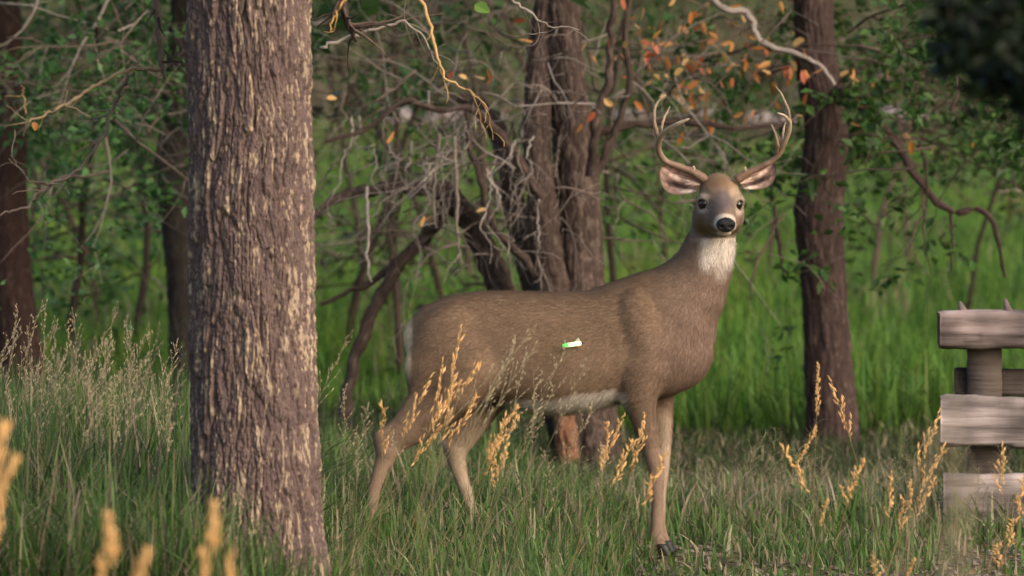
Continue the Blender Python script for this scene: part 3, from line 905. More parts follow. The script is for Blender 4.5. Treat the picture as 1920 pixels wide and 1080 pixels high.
# ---- rocks, logs
def rock_mesh(seed, s):
    import bmesh
    bm = bmesh.new(); bmesh.ops.create_icosphere(bm, subdivisions=3, radius=1)
    r = np.random.default_rng(seed)
    o = r.uniform(0, 50, 3)
    for v in bm.verts:
        c = v.co.copy()
        n = float(fbm(np.array([c.x * 1.3 + o[0]]), np.array([c.y * 1.3 + c.z * 1.7 + o[1]]), seed, 3)[0])
        v.co = Vector((c.x * s[0], c.y * s[1], c.z * s[2])) * (0.65 + 0.7 * n)
    me = bpy.data.meshes.new('rock'); bm.to_mesh(me); bm.free()
    for p in me.polygons:
        p.use_smooth = True
    cc = np.ones((len(me.vertices), 4), np.float32)
    cc[:, :3] = (0.30, 0.25, 0.24)
    at = me.color_attributes.new('Col', 'FLOAT_COLOR', 'POINT'); at.data.foreach_set('color', cc.ravel())
    me.materials.append(M['rock'])
    return me


for i, (px, w) in enumerate(((750, .5), (830, .45), (868, .35), (925, .3), (1180, .5), (1320, .5), (1352, .4), (1420, .4), (1470, .35), (1690, .6))):
    q = P(px, 215, 73.5)
    w *= .62
    me = rock_mesh(60 + i, (w, w * .7, w * .5))
    o = link('pale_rock', me)
    o.location = (q[0], q[1], gz(q[0], q[1]) + w * .15)
    tag(o, 'pale rock lying along the near edge of the road', 'rock', 'pale rocks beside the road')


def log(rows, label, seed):
    p = []
    for px, D, r in rows:
        q = P(px, 230, D); p.append((q[0], q[1], float(gz(q[0], q[1])) + r * .8, r))
    o = bark_trunk('fallen_log', p, 24, 90, 1.0, (.05, .3), seed, DARKB, None, None, tan=.2)
    tag(o, label, 'log')


log([(1130, 69, .10), (1250, 69.3, .12), (1400, 69.2, .12), (1510, 69.5, .10)], 'dark fallen log lying on the field below the road, behind the antlers', 61)
log([(1570, 70, .17), (1660, 70.2, .18), (1780, 70, .16)], 'thick dark fallen log lying on the field near the leafy bough', 62)


# ------------------------------------------------------------------ timber rail
def timber_rail():
    D = 21.2
    b = P(1845, 1000, D); b[2] = gz(b[0], b[1])
    t = thing('timber_rail', 'weathered rough timber rail of stacked planks on posts at the field edge', 'fence', b)
    s = D / FOC
    o = np.array(t.location)

    def plank(name, x0, x1, y0, y1, dd, depth, seed, colr, wob=.006):
        """rough board, from photo rows; ends and edges worn"""
        a = P(x0, y0, D + dd); c = P(x1, y1, D + dd)
        L = c[0] - a[0]; H = a[2] - c[2]
        nx, nr = 110, 44
        X = np.linspace(0, L, nx)
        ang = np.linspace(0, 2 * math.pi, nr, endpoint=False)
        ca, sa = np.cos(ang), np.sin(ang)
        sq = np.maximum(np.abs(ca), np.abs(sa)) ** .8
        V = []
        for i, x in enumerate(X):
            e = 1 - .06 * math.exp(-i / 1.2) - .06 * math.exp(-(nx - 1 - i) / 1.2)
            w = 1 + (vnoise(np.full(nr, x * 7), np.arange(nr) * .32, seed) - .5) * .18 + (vnoise(np.full(nr, x * 40), np.arange(nr) * 1.9, seed + 1) - .5) * .05 + (vnoise(np.full(nr, x * 3.0), np.arange(nr) * .9, seed + 2) - .5) * .09 - .12 * (vnoise(np.full(nr, x * 2.2), np.arange(nr) * .55, seed + 3) > .74)
            V.append(np.stack([np.full(nr, a[0] + x), a[1] + sa / sq * depth / 2 * w * e, c[2] + H / 2 + ca / sq * H / 2 * w * e + wob * math.sin(x * 4 + seed)], -1))
        V = np.concatenate(V) - o
        fs = []
        for i in range(nx - 1):
            for j in range(nr):
                k = (j + 1) % nr
                fs.append((i * nr + j, i * nr + k, (i + 1) * nr + k, (i + 1) * nr + j))
        fs.append(tuple(range(nr))); fs.append(tuple(range(nx * nr - 1, nx * nr - nr - 1, -1)))
        mb = MB(); mb.add(V, fs, colr)
        m = mb.v[0]
        st = vnoise(m[:, 0] * 4, m[:, 2] * 60, seed + 7)[:, None]; bl = vnoise(m[:, 0] * 9, m[:, 2] * 9 + 4, seed + 8)[:, None]
        st2 = vnoise(m[:, 0] * 14, m[:, 2] * 14 + 9, seed + 9)[:, None]
        mb.k[0] = np.array(colr) * (.35 + .95 * st) * (.45 + .9 * bl) * (.5 + .8 * st2)
        return link(name, mb.mesh(name), M['timber'], t)
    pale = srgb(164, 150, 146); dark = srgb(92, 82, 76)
    beam = plank('top_beam', 1760, 2260, 585, 656, -.02, .15, 1, srgb(138, 122, 118))
    for q, hh in ((1800, 565), (1885, 560)):
        p0 = P(q + 14, 600, D - .03) - o; p1 = P(q - 1, hh, D - .03) - o; pm = P(q + 4, 582, D - .03) - o
        mb = MB(); mb.tube([p0, pm, p1], [.03, .018, .006], 7, srgb(112, 98, 95))
        link('splinter', mb.mesh('splinter'), M['timber'], beam)
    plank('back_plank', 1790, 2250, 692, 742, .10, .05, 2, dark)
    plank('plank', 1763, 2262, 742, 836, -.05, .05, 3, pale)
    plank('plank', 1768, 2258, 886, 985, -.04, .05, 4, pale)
    for px in (1846, 2180):
        q = P(px, 640, D + .05); zb = float(gz(q[0], q[1])) - .08
        mb = MB(); n = 40
        rows = []
        for i in range(n):
            z = zb + (q[2] - .02 - zb) * i / (n - 1)
            sq = [(-.062, -.035), (0, -.04), (.062, -.035), (.066, 0), (.062, .035), (0, .038), (-.062, .035), (-.066, 0)]
            for j, (u, v) in enumerate(sq):
                nn = .006 * (hash2(i, j, 5 + px) - .5)
                rows.append((q[0] + u + nn, q[1] + v + nn, z))
        fs = [(i * 8 + j, i * 8 + (j + 1) % 8, i * 8 + 8 + (j + 1) % 8, i * 8 + 8 + j) for i in range(n - 1) for j in range(8)]
        fs.append(tuple(range(7, -1, -1))); fs.append(tuple(range(8 * n - 8, 8 * n)))
        mb.add(np.array(rows) - o, fs, dark)
        m = mb.v[0]; mb.k[0] = np.array(dark) * (.6 + .8 * vnoise(m[:, 0] * 70, m[:, 2] * 5, 17)[:, None])
        link('post', mb.mesh('post'), M['timber'], t)
    for a_, c_ in (((1842, 990), (1850, 845)), ((1868, 990), (1858, 838))):
        mb = MB(); mb.tube([P(*a_, D + .12) - o, (P(*a_, D + .12) + P(*c_, D + .12)) / 2 - o + (.004, 0, 0), P(*c_, D + .12) - o], [.016, .014, .012], 7, srgb(205, 200, 200))
        link('brace_stick', mb.mesh('brace_stick'), M['timber'], t)


timber_rail()


# ------------------------------------------------------------------ deer
H_ = 0.0045
LO = np.array((-0.56, -0.36, -0.02)); HI = np.array((0.88, 0.24, 1.40))
DIM = np.ceil((HI - LO) / H_).astype(int) + 1
FLD = np.full(DIM, 1.0, np.float32)
GX = (LO[0] + np.arange(DIM[0]) * H_).astype(np.float32)
GY = (LO[1] + np.arange(DIM[1]) * H_).astype(np.float32)
GZ = (LO[2] + np.arange(DIM[2]) * H_).astype(np.float32)
dx_ = lambda px: (px - 960) / PIX
dz_ = lambda py: (1040 - py) / PIX


def blend(fn, lo, hi, k, sub=False):
    lo = np.asarray(lo) - k - .02; hi = np.asarray(hi) + k + .02
    a = np.clip(((lo - LO) / H_).astype(int), 0, DIM - 1); b = np.clip(((hi - LO) / H_).astype(int) + 2, 1, DIM)
    s = tuple(slice(a[i], b[i]) for i in range(3))
    X = GX[s[0]][:, None, None]; Y = GY[s[1]][None, :, None]; Z = GZ[s[2]][None, None, :]
    d = fn(X, Y, Z); f = FLD[s]
    if sub:
        d = -d
        h = np.clip(.5 - .5 * (f - d) / k, 0, 1) if k > 0 else None
        FLD[s] = np.maximum(f, d) if k <= 0 else (f * (1 - h) + d * h + k * h * (1 - h))
    else:
        h = np.clip(.5 + .5 * (f - d) / k, 0, 1)
        FLD[s] = f * (1 - h) + d * h - k * h * (1 - h)


def chain(pts, k=.03, sy=1.0, frame=None):
    pts = np.array(pts, np.float32)
    rm = pts[:, 3].max() * 1.3
    if frame is None:
        lo = pts[:, :3].min(0) - rm; hi = pts[:, :3].max(0) + rm
    else:
        w = frame[0] + pts[:, :3] @ frame[1]
        lo = w.min(0) - rm; hi = w.max(0) + rm

    def fn(X, Y, Z):
        if frame is not None:
            X0, Y0, Z0 = X - frame[0][0], Y - frame[0][1], Z - frame[0][2]
            R = frame[1]
            X, Y, Z = [R[i, 0] * X0 + R[i, 1] * Y0 + R[i, 2] * Z0 for i in range(3)]
        best = None
        for a, b in zip(pts[:-1], pts[1:]):
            ex, ey, ez = b[0] - a[0], (b[1] - a[1]) / sy, b[2] - a[2]
            px, py, pz = X - a[0], (Y - a[1]) / sy, Z - a[2]
            L = ex * ex + ey * ey + ez * ez + 1e-9
            t = np.clip((px * ex + py * ey + pz * ez) / L, 0, 1)
            d = np.sqrt((px - t * ex) ** 2 + (py - t * ey) ** 2 + (pz - t * ez) ** 2) - (a[3] + (b[3] - a[3]) * t)
            best = d if best is None else np.minimum(best, d)
        return best * min(1.0, sy)
    blend(fn, lo, hi, k)


def groove(pts, k=.03):
    pts = np.array(pts, np.float32)

    def fn(X, Y, Z):
        best = None
        for a, b in zip(pts[:-1], pts[1:]):
            e = b[:3] - a[:3]; L = float((e * e).sum()) + 1e-9
            px, py, pz = X - a[0], Y - a[1], Z - a[2]
            t = np.clip((px * e[0] + py * e[1] + pz * e[2]) / L, 0, 1)
            d = np.sqrt((px - t * e[0]) ** 2 + (py - t * e[1]) ** 2 + (pz - t * e[2]) ** 2) - (a[3] + (b[3] - a[3]) * t)
            best = d if best is None else np.minimum(best, d)
        return best
    blend(fn, pts[:, :3].min(0) - .06, pts[:, :3].max(0) + .06, k, True)


def ellip(c, r, k=.02, frame=None, sub=False, tilt=0.0):
    c = np.asarray(c, float); r = np.asarray(r, float)
    w = c if frame is None else frame[0] + c @ frame[1]
    m = r.max()
    ct, st = math.cos(tilt), math.sin(tilt)

    def fn(X, Y, Z):
        if frame is not None:
            X0, Y0, Z0 = X - frame[0][0], Y - frame[0][1], Z - frame[0][2]
            R = frame[1]
            X, Y, Z = [R[i, 0] * X0 + R[i, 1] * Y0 + R[i, 2] * Z0 for i in range(3)]
        X, Y, Z = X - c[0], Y - c[1], Z - c[2]
        if tilt:
            X, Z = ct * X + st * Z, -st * X + ct * Z
        k0 = np.sqrt((X / r[0]) ** 2 + (Y / r[1]) ** 2 + (Z / r[2]) ** 2)
        k1 = np.sqrt((X / r[0] ** 2) ** 2 + (Y / r[1] ** 2) ** 2 + (Z / r[2] ** 2) ** 2) + 1e-6
        return k0 * (k0 - 1) / k1
    blend(fn, w - m, w + m, k, sub)


def torso():
    st = np.array([(758, 618, 644, .05), (762, 606, 660, .075), (768, 596, 676, .09), (776, 587, 692, .10), (786, 578, 703, .110), (805, 567, 715, .125), (850, 551, 730, .142), (900, 545, 742, .146), (950, 544, 757, .155), (1000, 545, 771, .163), (1050, 547, 775, .166),
                   (1100, 545, 769, .162), (1150, 527, 756, .152), (1200, 509, 742, .142), (1250, 498, 736, .128), (1285, 512, 722, .112), (1308, 555, 702, .092), (1322, 590, 688, .075), (1332, 620, 672, .05)], float)
    n = 600
    x = np.linspace(st[0, 0], st[-1, 0], n)
    g = np.exp(-.5 * (np.arange(-30, 31) / 10.) ** 2); g /= g.sum()
    ar = []
    for j in (1, 2, 3):
        v = np.interp(x, st[:, 0], st[:, j]); v = np.convolve(np.pad(v, 30, mode='reflect', reflect_type='odd'), g, 'valid'); ar.append(v)
    tx = dx_(x); zt = dz_(ar[0]); zb = dz_(ar[1]); hw = np.maximum(ar[2], .02)

    def fn(X, Y, Z):
        xc = np.clip(X[:, 0, 0], tx[0], tx[-1])
        T = np.interp(xc, tx, zt)[:, None, None]; B = np.interp(xc, tx, zb)[:, None, None]; W = np.interp(xc, tx, hw)[:, None, None]
        h = np.maximum((T - B) / 2, .012); c = (T + B) / 2
        zz = (Z - c) / h
        W2 = W * (1 - .10 * zz.clip(-1, 1) - .06 * zz.clip(-1, 1) ** 2)      # fuller below
        rho = (np.abs(Y / W2) ** 2.5 + np.abs(zz) ** 2.5) ** (1 / 2.5)
        out = np.abs(X - xc[:, None, None])
        core = (rho - 1) * np.minimum(W2, h) * .95
        return np.where(out > 1e-6, np.sqrt(np.maximum(core, 0) ** 2 + out ** 2), core).astype(np.float32)
    blend(fn, (tx[0], -.2, zb.min()), (tx[-1], .2, zt.max()), .03)


torso()
q = lambda px, py, y, r: (dx_(px), y, dz_(py), r)
chain([q(1235, 645, 0, .165), q(1268, 600, 0, .140), q(1295, 555, -.005, .122), q(1316, 505, -.01, .106), q(1330, 462, -.02, .091), q(1340, 425, -.035, .077), q(1345, 395, -.055, .066)], .05, .86)
# shoulders, thighs
for sy in (-1, 1):
    ellip((dx_(1205), sy * .092, dz_(625)), (.090, .072, .165), .012, tilt=.28)
    ellip((dx_(1196), sy * .110, dz_(700)), (.060, .040, .085), .012, tilt=-.1)
    ellip((dx_(840), sy * .085, dz_(655)), (.130, .074, .165), .022, tilt=-.35)
ellip((dx_(1290), 0, dz_(668)), (.075, .09, .09), .04)
for sy in (-1, 1):
    groove([q(1160, 560, sy * .176, .020), q(1146, 620, sy * .182, .022), q(1150, 690, sy * .182, .024), q(1168, 735, sy * .176, .020)], .018)
    groove([q(1285, 560, sy * .150, .020), q(1268, 620, sy * .166, .020), q(1252, 690, sy * .160, .022)], .02)
    groove([q(918, 655, sy * .180, .018), q(935, 700, sy * .182, .022), q(955, 748, sy * .165, .022)], .02)
    groove([q(1180, 560, sy * .165, .012), q(1215, 600, sy * .182, .014), q(1245, 640, sy * .176, .012)], .015)
# near front leg, far front leg
chain([q(1208, 690, -.095, .075), q(1200, 738, -.098, .060), q(1207, 785, -.092, .043), q(1220, 835, -.088, .033), q(1229, 868, -.086, .0315), q(1231, 890, -.086, .026), q(1232, 940, -.086, .0215), q(1231, 985, -.086, .023), q(1230, 1003, -.086, .026), q(1237, 1020, -.088, .022)], .03, .85)
chain([q(1238, 700, .09, .075), q(1238, 745, .092, .052), q(1243, 790, .088, .038), q(1244, 850, .085, .030), q(1243, 870, .085, .029), q(1240, 930, .085, .0205), q(1238, 985, .085, .022), q(1240, 1003, .085, .024), q(1248, 1020, .085, .021)], .03, .85)
# hind legs
chain([q(880, 690, -.10, .105), q(858, 730, -.105, .088), q(815, 768, -.10, .064), q(776, 800, -.095, .054), q(744, 822, -.09, .045), q(729, 843, -.09, .038), q(717, 868, -.09, .029), q(703, 912, -.09, .0225), q(692, 978, -.09, .0235), q(691, 993, -.09, .026), q(700, 1012, -.09, .022)], .04, .8)
chain([q(724, 838, -.09, .03), q(716, 818, -.09, .018)], .02)
chain([q(790, 690, -.085, .05), q(786, 740, -.09, .034), q(752, 790, -.09, .02), q(718, 818, -.09, .016)], .05, .7)
chain([q(905, 690, .09, .105), q(912, 740, .095, .080), q(893, 780, .09, .058), q(872, 812, .085, .050), q(857, 838, .085, .044), q(855, 860, .085, .035), q(864, 895, .085, .026), q(880, 945, .085, .021), q(893, 985, .085, .023), q(898, 998, .085, .025), q(908, 1015, .085, .021)], .03, .8)
chain([q(852, 842, .085, .03), q(838, 832, .085, .018)], .02)
# tail
chain([q(806, 590, 0, .022), q(797, 612, 0, .022), q(794, 640, 0, .020), q(796, 672, 0, .012)], .02, 1.2)
# head
PSI, PIT = math.radians(5), math.radians(13)
HF = np.array((math.sin(PSI) * math.cos(PIT), -math.cos(PSI) * math.cos(PIT), -math.sin(PIT)))
HA = np.array((math.cos(PSI), math.sin(PSI), 0.0)); HU = np.cross(HF, HA)
ROLL = math.radians(-1.5)
HA, HU = HA * math.cos(ROLL) + HU * math.sin(ROLL), HU * math.cos(ROLL) - HA * math.sin(ROLL)
HO = np.array((dx_(1348), -.12, dz_(378)))
HFR = (HO, np.stack([HA, HF, HU]))
ellip((0, -.075, .025), (.064, .085, .062), .03, HFR)
ellip((0, -.015, .022), (.070, .065, .060), .02, HFR)
for s in (-1, 1):
    ellip((s * .054, -.004, .008), (.032, .036, .027), .014, HFR)
    ellip((s * .050, .012, .026), (.026, .022, .011), .007, HFR)
    ellip((s * .052, .020, -.030), (.016, .040, .010), .010, HFR)
    groove([(*(HO + np.array((s * .040, .075, .012)) @ HFR[1]), .012), (*(HO + np.array((s * .046, .120, -.012)) @ HFR[1]), .012)], .012)
    ellip((s * .046, -.025, -.046), (.042, .062, .054), .022, HFR)
    ellip((s * .048, -.045, -.072), (.036, .055, .040), .022, HFR)
    ellip((s * .030, .05, -.050), (.032, .06, .036), .025, HFR)
    ellip((s * .020, .135, -.048), (.020, .035, .022), .012, HFR)
ellip((0, -.03, .050), (.058, .042, .032), .015, HFR)
chain([(0, 0, -.002, .056), (0, .06, -.012, .045), (0, .115, -.024, .036), (0, .160, -.034, .030)], .02, 1.0, HFR)
chain([(0, -.06, -.075, .04), (0, .03, -.078, .033), (0, .10, -.072, .025), (0, .148, -.066, .018)], .02, 1.0, HFR)
ellip((0, .176, -.036), (.032, .020, .024), .008, HFR)
for s in (-1, 1):
    ellip((s * .019, .196, -.040), (.008, .010, .006), .004, HFR, sub=True)
    ellip((s * .065, .022, .001), (.0175, .017, .0135), .006, HFR, sub=True)
    ellip((s * .024, .16, -.064), (.012, .04, .002), .003, HFR, sub=True)


def surface_nets(F, lo, h):
    inside = F < 0
    c = inside.astype(np.int8)
    s = c[:-1, :-1, :-1] + c[1:, :-1, :-1] + c[:-1, 1:, :-1] + c[1:, 1:, :-1] + c[:-1, :-1, 1:] + c[1:, :-1, 1:] + c[:-1, 1:, 1:] + c[1:, 1:, 1:]
    I = np.argwhere((s > 0) & (s < 8))
    idx = np.full(s.shape, -1, np.int32); idx[tuple(I.T)] = np.arange(len(I))
    acc = np.zeros((len(I), 3)); cnt = np.zeros(len(I))
    cor = np.array([(a, b, d) for a in (0, 1) for b in (0, 1) for d in (0, 1)])
    val = np.stack([F[I[:, 0] + k[0], I[:, 1] + k[1], I[:, 2] + k[2]] for k in cor], 1)
    for i in range(8):
        for j in range(i + 1, 8):
            if np.abs(cor[i] - cor[j]).sum() != 1:
                continue
            a, b = val[:, i], val[:, j]
            m = (a < 0) != (b < 0)
            t = np.where(m, a / np.where(m, a - b, 1), 0)
            pt = cor[i] + t[:, None] * (cor[j] - cor[i])
            acc += np.where(m[:, None], pt, 0); cnt += m
    V = lo + (I + acc / cnt[:, None]) * h
    quads = []
    for ax in range(3):
        sl0 = [slice(None)] * 3; sl1 = [slice(None)] * 3
        sl0[ax] = slice(0, -1); sl1[ax] = slice(1, None)
        A = inside[tuple(sl0)]; B = inside[tuple(sl1)]
        E = np.argwhere(A != B)
        u, v = (ax + 1) % 3, (ax + 2) % 3
        E = E[(E[:, u] > 0) & (E[:, v] > 0) & (E[:, u] < s.shape[u]) & (E[:, v] < s.shape[v])]
        flip = A[tuple(E.T)]
        def cell(du, dv):
            e = E.copy(); e[:, u] -= du; e[:, v] -= dv; return idx[tuple(e.T)]
        q_ = np.stack([cell(1, 1), cell(0, 1), cell(0, 0), cell(1, 0)], 1)
        q_[~flip] = q_[~flip][:, ::-1]
        quads.append(q_)
    return V, np.concatenate(quads)


DV, DQ = surface_nets(FLD, LO, H_)
# light relaxation
for it in range(3):
    acc = np.zeros_like(DV); cnt = np.zeros(len(DV))
    for a in range(4):
        b = (a + 1) % 4
        np.add.at(acc, DQ[:, a], DV[DQ[:, b]]); np.add.at(acc, DQ[:, b], DV[DQ[:, a]])
        np.add.at(cnt, DQ[:, a], 1); np.add.at(cnt, DQ[:, b], 1)
    DV = DV * .45 + .55 * acc / cnt[:, None]


def vnormals(V, Q):
    n = np.cross(V[Q[:, 2]] - V[Q[:, 0]], V[Q[:, 3]] - V[Q[:, 1]])
    N = np.zeros_like(V)
    for a in range(4):
        np.add.at(N, Q[:, a], n)
    return N / (np.linalg.norm(N, axis=1, keepdims=True) + 1e-12)


DN = vnormals(DV, DQ)
sm = lambda a, b, x: (lambda t: t * t * (3 - 2 * t))(np.clip((x - a) / (b - a), 0, 1))


def paint(V, N):
    px = V[:, 0] * PIX + 960; py = 1040 - V[:, 2] * PIX
    nz = fbm(V[:, 0] * 30 + V[:, 1] * 17, V[:, 2] * 30, 201, 3); nz2 = fbm(V[:, 0] * 9 + V[:, 1] * 7, V[:, 2] * 9, 202, 3)
    w = (nz - .45) * 26
    base = np.array(srgb(130, 107, 88)); top = np.array(srgb(120, 98, 76)); neck = np.array(srgb(138, 115, 102)); tanleg = np.array(srgb(148, 124, 106))
    white = np.array(srgb(238, 224, 212)); cream = np.array(srgb(200, 176, 152))
    C = np.tile(base, (len(V), 1))
    mixc = lambda C, k, c: C * (1 - k[:, None]) + np.asarray(c) * k[:, None]
    C = mixc(C, sm(1180, 1300, px) * .8, neck)
    C = mixc(C, np.clip(N[:, 2], 0, 1) * .7, top)
    C = mixc(C, sm(770, 860, py) * .75, tanleg)
    mot = fbm(V[:, 0] * 14 + 40, V[:, 2] * 22 + V[:, 1] * 9, 205, 4)
    C = C * (0.80 + .24 * nz2 + .30 * mot)[:, None]
    C = mixc(C, sm(.52, .66, fbm(V[:, 0] * 5 + 9, V[:, 2] * 6, 206, 2)) * .35, srgb(128, 104, 80))
    # belly, inner legs, rump edge
    bt = np.interp(px, [930, 960, 1020, 1060, 1110, 1150, 1180], [764, 744, 748, 740, 730, 726, 735])
    b = sm(-5, 7, py - bt + w * .5) * sm(.5, .1, N[:, 2]) * sm(930, 965, px) * sm(1185, 1165, px) * sm(800, 790, py)
    C = mixc(C, b, white)
    inner = sm(.35, .8, np.where(V[:, 1] > 0, -N[:, 1], N[:, 1])) * sm(750, 790, py) * sm(1000, 930, py)
    C = mixc(C, inner * .7, cream)
    C = mixc(C, sm(840, 825, px + w * .3) * sm(818, 830, py) * sm(900, 860, py) * (V[:, 1] > 0) * .7, white)
    r = sm(.35, .75, -N[:, 0]) * sm(777, 767, px + w * .3) * sm(575, 600, py) * sm(720, 680, py)
    C = mixc(C, r, srgb(240, 212, 174))
    # throat
    t = sm(436, 448, py + w * .2) * sm(512, 484, py + w * .7) * sm(1302, 1322, px + w * .5) * (V[:, 1] < .05)
    C = mixc(C, t, white)
    t = sm(20, 3, np.hypot(px - 1350, (py - 508) * .8)) * (V[:, 1] < .03) * .4
    C = mixc(C, t, white)
    # head in its own frame
    R = (V - HO) @ HFR[1].T
    a, f, u = R.T
    hd = sm(-.13, -.09, f) * sm(1290, 1300, px) * sm(450, 440, py)
    face = np.array(srgb(128, 110, 96)); greyf = np.array(srgb(104, 92, 88)); brow = np.array(srgb(134, 108, 80)); chk = np.array(srgb(120, 98, 80)); lite = np.array(srgb(196, 172, 148))
    C = mixc(C, hd, face)
    zx = 4.154 * (px - 1220); zy = 4.154 * (py - 290)          # face markings laid out on a front view of the head
    fr = hd * sm(.15, -.15, N[:, 1])
    jx = zx + (nz - .45) * 30; jy = zy + (nz2 - .45) * 40
    spot = lambda cx, cy, rx, ry, soft=.35: sm(1 + soft, 1 - soft, np.hypot((jx - cx) / rx, (jy - cy) / ry))
    C = mixc(C, fr * sm(285, 225, jy) * .85, srgb(150, 122, 92))
    C = mixc(C, fr * spot(520, 215, 70, 40) * .6, srgb(118, 94, 74))
    C = mixc(C, fr * spot(545, 350, 70, 75) * .9, srgb(108, 95, 94))
    C = mixc(C, fr * spot(410, 320, 55, 30) * .75, srgb(170, 152, 138))
    C = mixc(C, fr * spot(640, 285, 42, 36, .6) * .5, srgb(200, 174, 146))
    C = mixc(C, fr * spot(672, 425, 32, 40, .6) * .6, srgb(206, 176, 158))
    C = mixc(C, fr * spot(405, 430, 42, 24) * .55, srgb(164, 148, 140))
    C = mixc(C, fr * spot(405, 545, 58, 80) * .8, srgb(122, 100, 76))
    C = mixc(C, fr * spot(672, 540, 30, 80) * .7, srgb(128, 102, 80))
    C = mixc(C, fr * spot(440, 480, 40, 50) * .5, srgb(112, 96, 88))
    e = np.sqrt((np.abs(a) - .060) ** 2 + (f - .020) ** 2 + u ** 2)
    C = mixc(C, hd * sm(.036, .027, e) * .5, srgb(196, 176, 158))
    C = mixc(C, hd * sm(.0255, .0205, e), srgb(38, 27, 24))
    mz = hd * sm(.118, .130, f)
    ring = np.hypot((zx - 558) / 98, (zy - 522) / 92)
    C = mixc(C, mz * sm(.98, .84, ring + (nz - .45) * .35) * sm(.118, .135, f) * sm(640, 560, zy) * .8, srgb(214, 196, 176))
    C = mixc(C, hd * spot(545, 640, 60, 26) * sm(.07, .1, f) * .8, srgb(150, 128, 104))
    C = mixc(C, hd * spot(550, 607, 52, 16, .2) * sm(.12, .14, f) * .9, srgb(226, 208, 188))
    nose = hd * (((a / .036) ** 2 + ((u + .036) / .027) ** 2) < 1) * sm(.172, .178, f)
    C = mixc(C, nose, srgb(28, 24, 26))
    # dew claws and fetlock shade
    return np.clip(C, 0, 1), hd, nose, (a, f, u)


DC, HD, NOSE, HLOC = paint(DV, DN)


def ear(base, tip, wdir, W, cup, back, low=1.6, up=.65):
    """cupped leaf shaped shell, inside towards the camera"""
    base = np.array(base); tip = np.array(tip); ax = tip - base; L = np.linalg.norm(ax)
    n = np.array((0.0, -1.0, 0.1)); n -= ax * n.dot(ax) / L ** 2; n /= np.linalg.norm(n)
    wd = np.cross(n, ax / L)
    if wd.dot(np.array(wdir)) < 0:
        wd = -wd
    nu, nv = 40, 33
    u = np.linspace(0, 1, nu)[:, None]; v = np.linspace(-1, 1, nv)[None]
    prof = (.42 + .58 * np.sin(np.clip(u * 1.15, 0, 1) * math.pi * .55) ** 1.1) * np.sqrt(np.clip(1 - u ** 3.2, 0, 1))
    prof = np.maximum(prof, .015)
    bend = .10 * L * np.sin(u * math.pi)
    pos = base + (ax)[None, None] * u[..., None] + wd * (prof * W * v * np.where(v > 0, low, up) + bend * .3)[..., None] + n * (cup * (v ** 2 - .85) * prof ** .6 - back * u ** 2)[..., None]
    thick = .0035 + .004 * (1 - u) + 0 * v
    outr = pos - n * thick[..., None] * 1.6
    V = np.concatenate([pos.reshape(-1, 3), outr.reshape(-1, 3)])
    m = nu * nv
    Q = []
    for i in range(nu - 1):
        for j in range(nv - 1):
            k = i * nv + j
            Q.append((k, k + 1, k + nv + 1, k + nv)); Q.append((m + k, m + k + nv, m + k + nv + 1, m + k + 1))
    for i in range(nu - 1):
        for j in (0, nv - 1):
            k = i * nv + j; Q.append((k, k + nv, m + k + nv, m + k))
    for j in range(nv - 1):
        k = (nu - 1) * nv + j; Q.append((k, k + 1, m + k + 1, m + k))
        Q.append((j + 1, j, m + j, m + j + 1))
    uu = (u + 0 * v).ravel(); vv = (v + 0 * u).ravel()
    inn = np.array(srgb(158, 128, 116)); drk = np.array(srgb(116, 90, 82)); edge = np.array(srgb(132, 110, 92)); wht = np.array(srgb(214, 190, 174))
    st2 = vnoise(uu * 14, vv * 7, 78)
    cav = np.clip(1.3 - np.hypot((uu - .45) / .40, (vv - .45) / .26) * 1.0, 0, 1)
    strk = np.clip((vnoise(uu * 3 + vv * 2, vv * 9 - uu * 4, 78) - .42) * 4, 0, 1)
    pal_ = np.clip(np.clip(1.3 - np.abs(vv - .78) / .20, 0, 1) + np.clip(1.2 - np.abs(vv - .08) / .2, 0, 1), 0, 1) * np.clip(1.1 - uu * .7, 0, 1) * strk
    Cc = inn * (1 - (cav * .95)[:, None]) + drk * .16 * (cav * .95)[:, None]
    Cc = Cc * (1 - pal_[:, None] * .85) + wht * 1.4 * pal_[:, None] * .85
    Cc = Cc * (.45 + 1.1 * st2)[:, None]
    ke = (np.clip((np.abs(vv) - .8) * 5, 0, 1) + np.clip((uu - .88) * 8, 0, 1)).clip(0, 1)[:, None]
    Cc = Cc * (1 - ke) + edge * ke
    Co = np.tile(np.array(srgb(120, 98, 82)), (m, 1))
    return V, np.array(Q), np.concatenate([Cc, Co])


zz = lambda px, py, y: np.array((dx_(px), y, dz_(py)))
e1 = ear(zz(1312, 343, -.075), zz(1240, 309, -.08), (-.3, 0, -1), .052, .030, .012)
e2 = ear(zz(1386, 341, -.06), zz(1449, 301, -.065), (.3, 0, -1), .047, .030, .012, 1.5, .55)
nV = [DV]; nQ = [DQ]; nC = [DC]; off = len(DV)
for ev, eq, ec in (e1, e2):
    nV.append(ev); nQ.append(eq + off); nC.append(ec); off += len(ev)
AV = np.concatenate(nV); AQ = np.concatenate(nQ); AC = np.concatenate(nC)
deer_me = mesh_np('deer', AV, AQ.ravel(), np.full(len(AQ), 4), AC, smooth=True)
deer = link('deer', deer_me, M['hide'])
tag(deer, 'whitetail buck with curved antlers standing side-on in grass, head turned to look out', 'deer')
GD = float(gz(.5, -.09))
deer.location = (0, 0, GD)


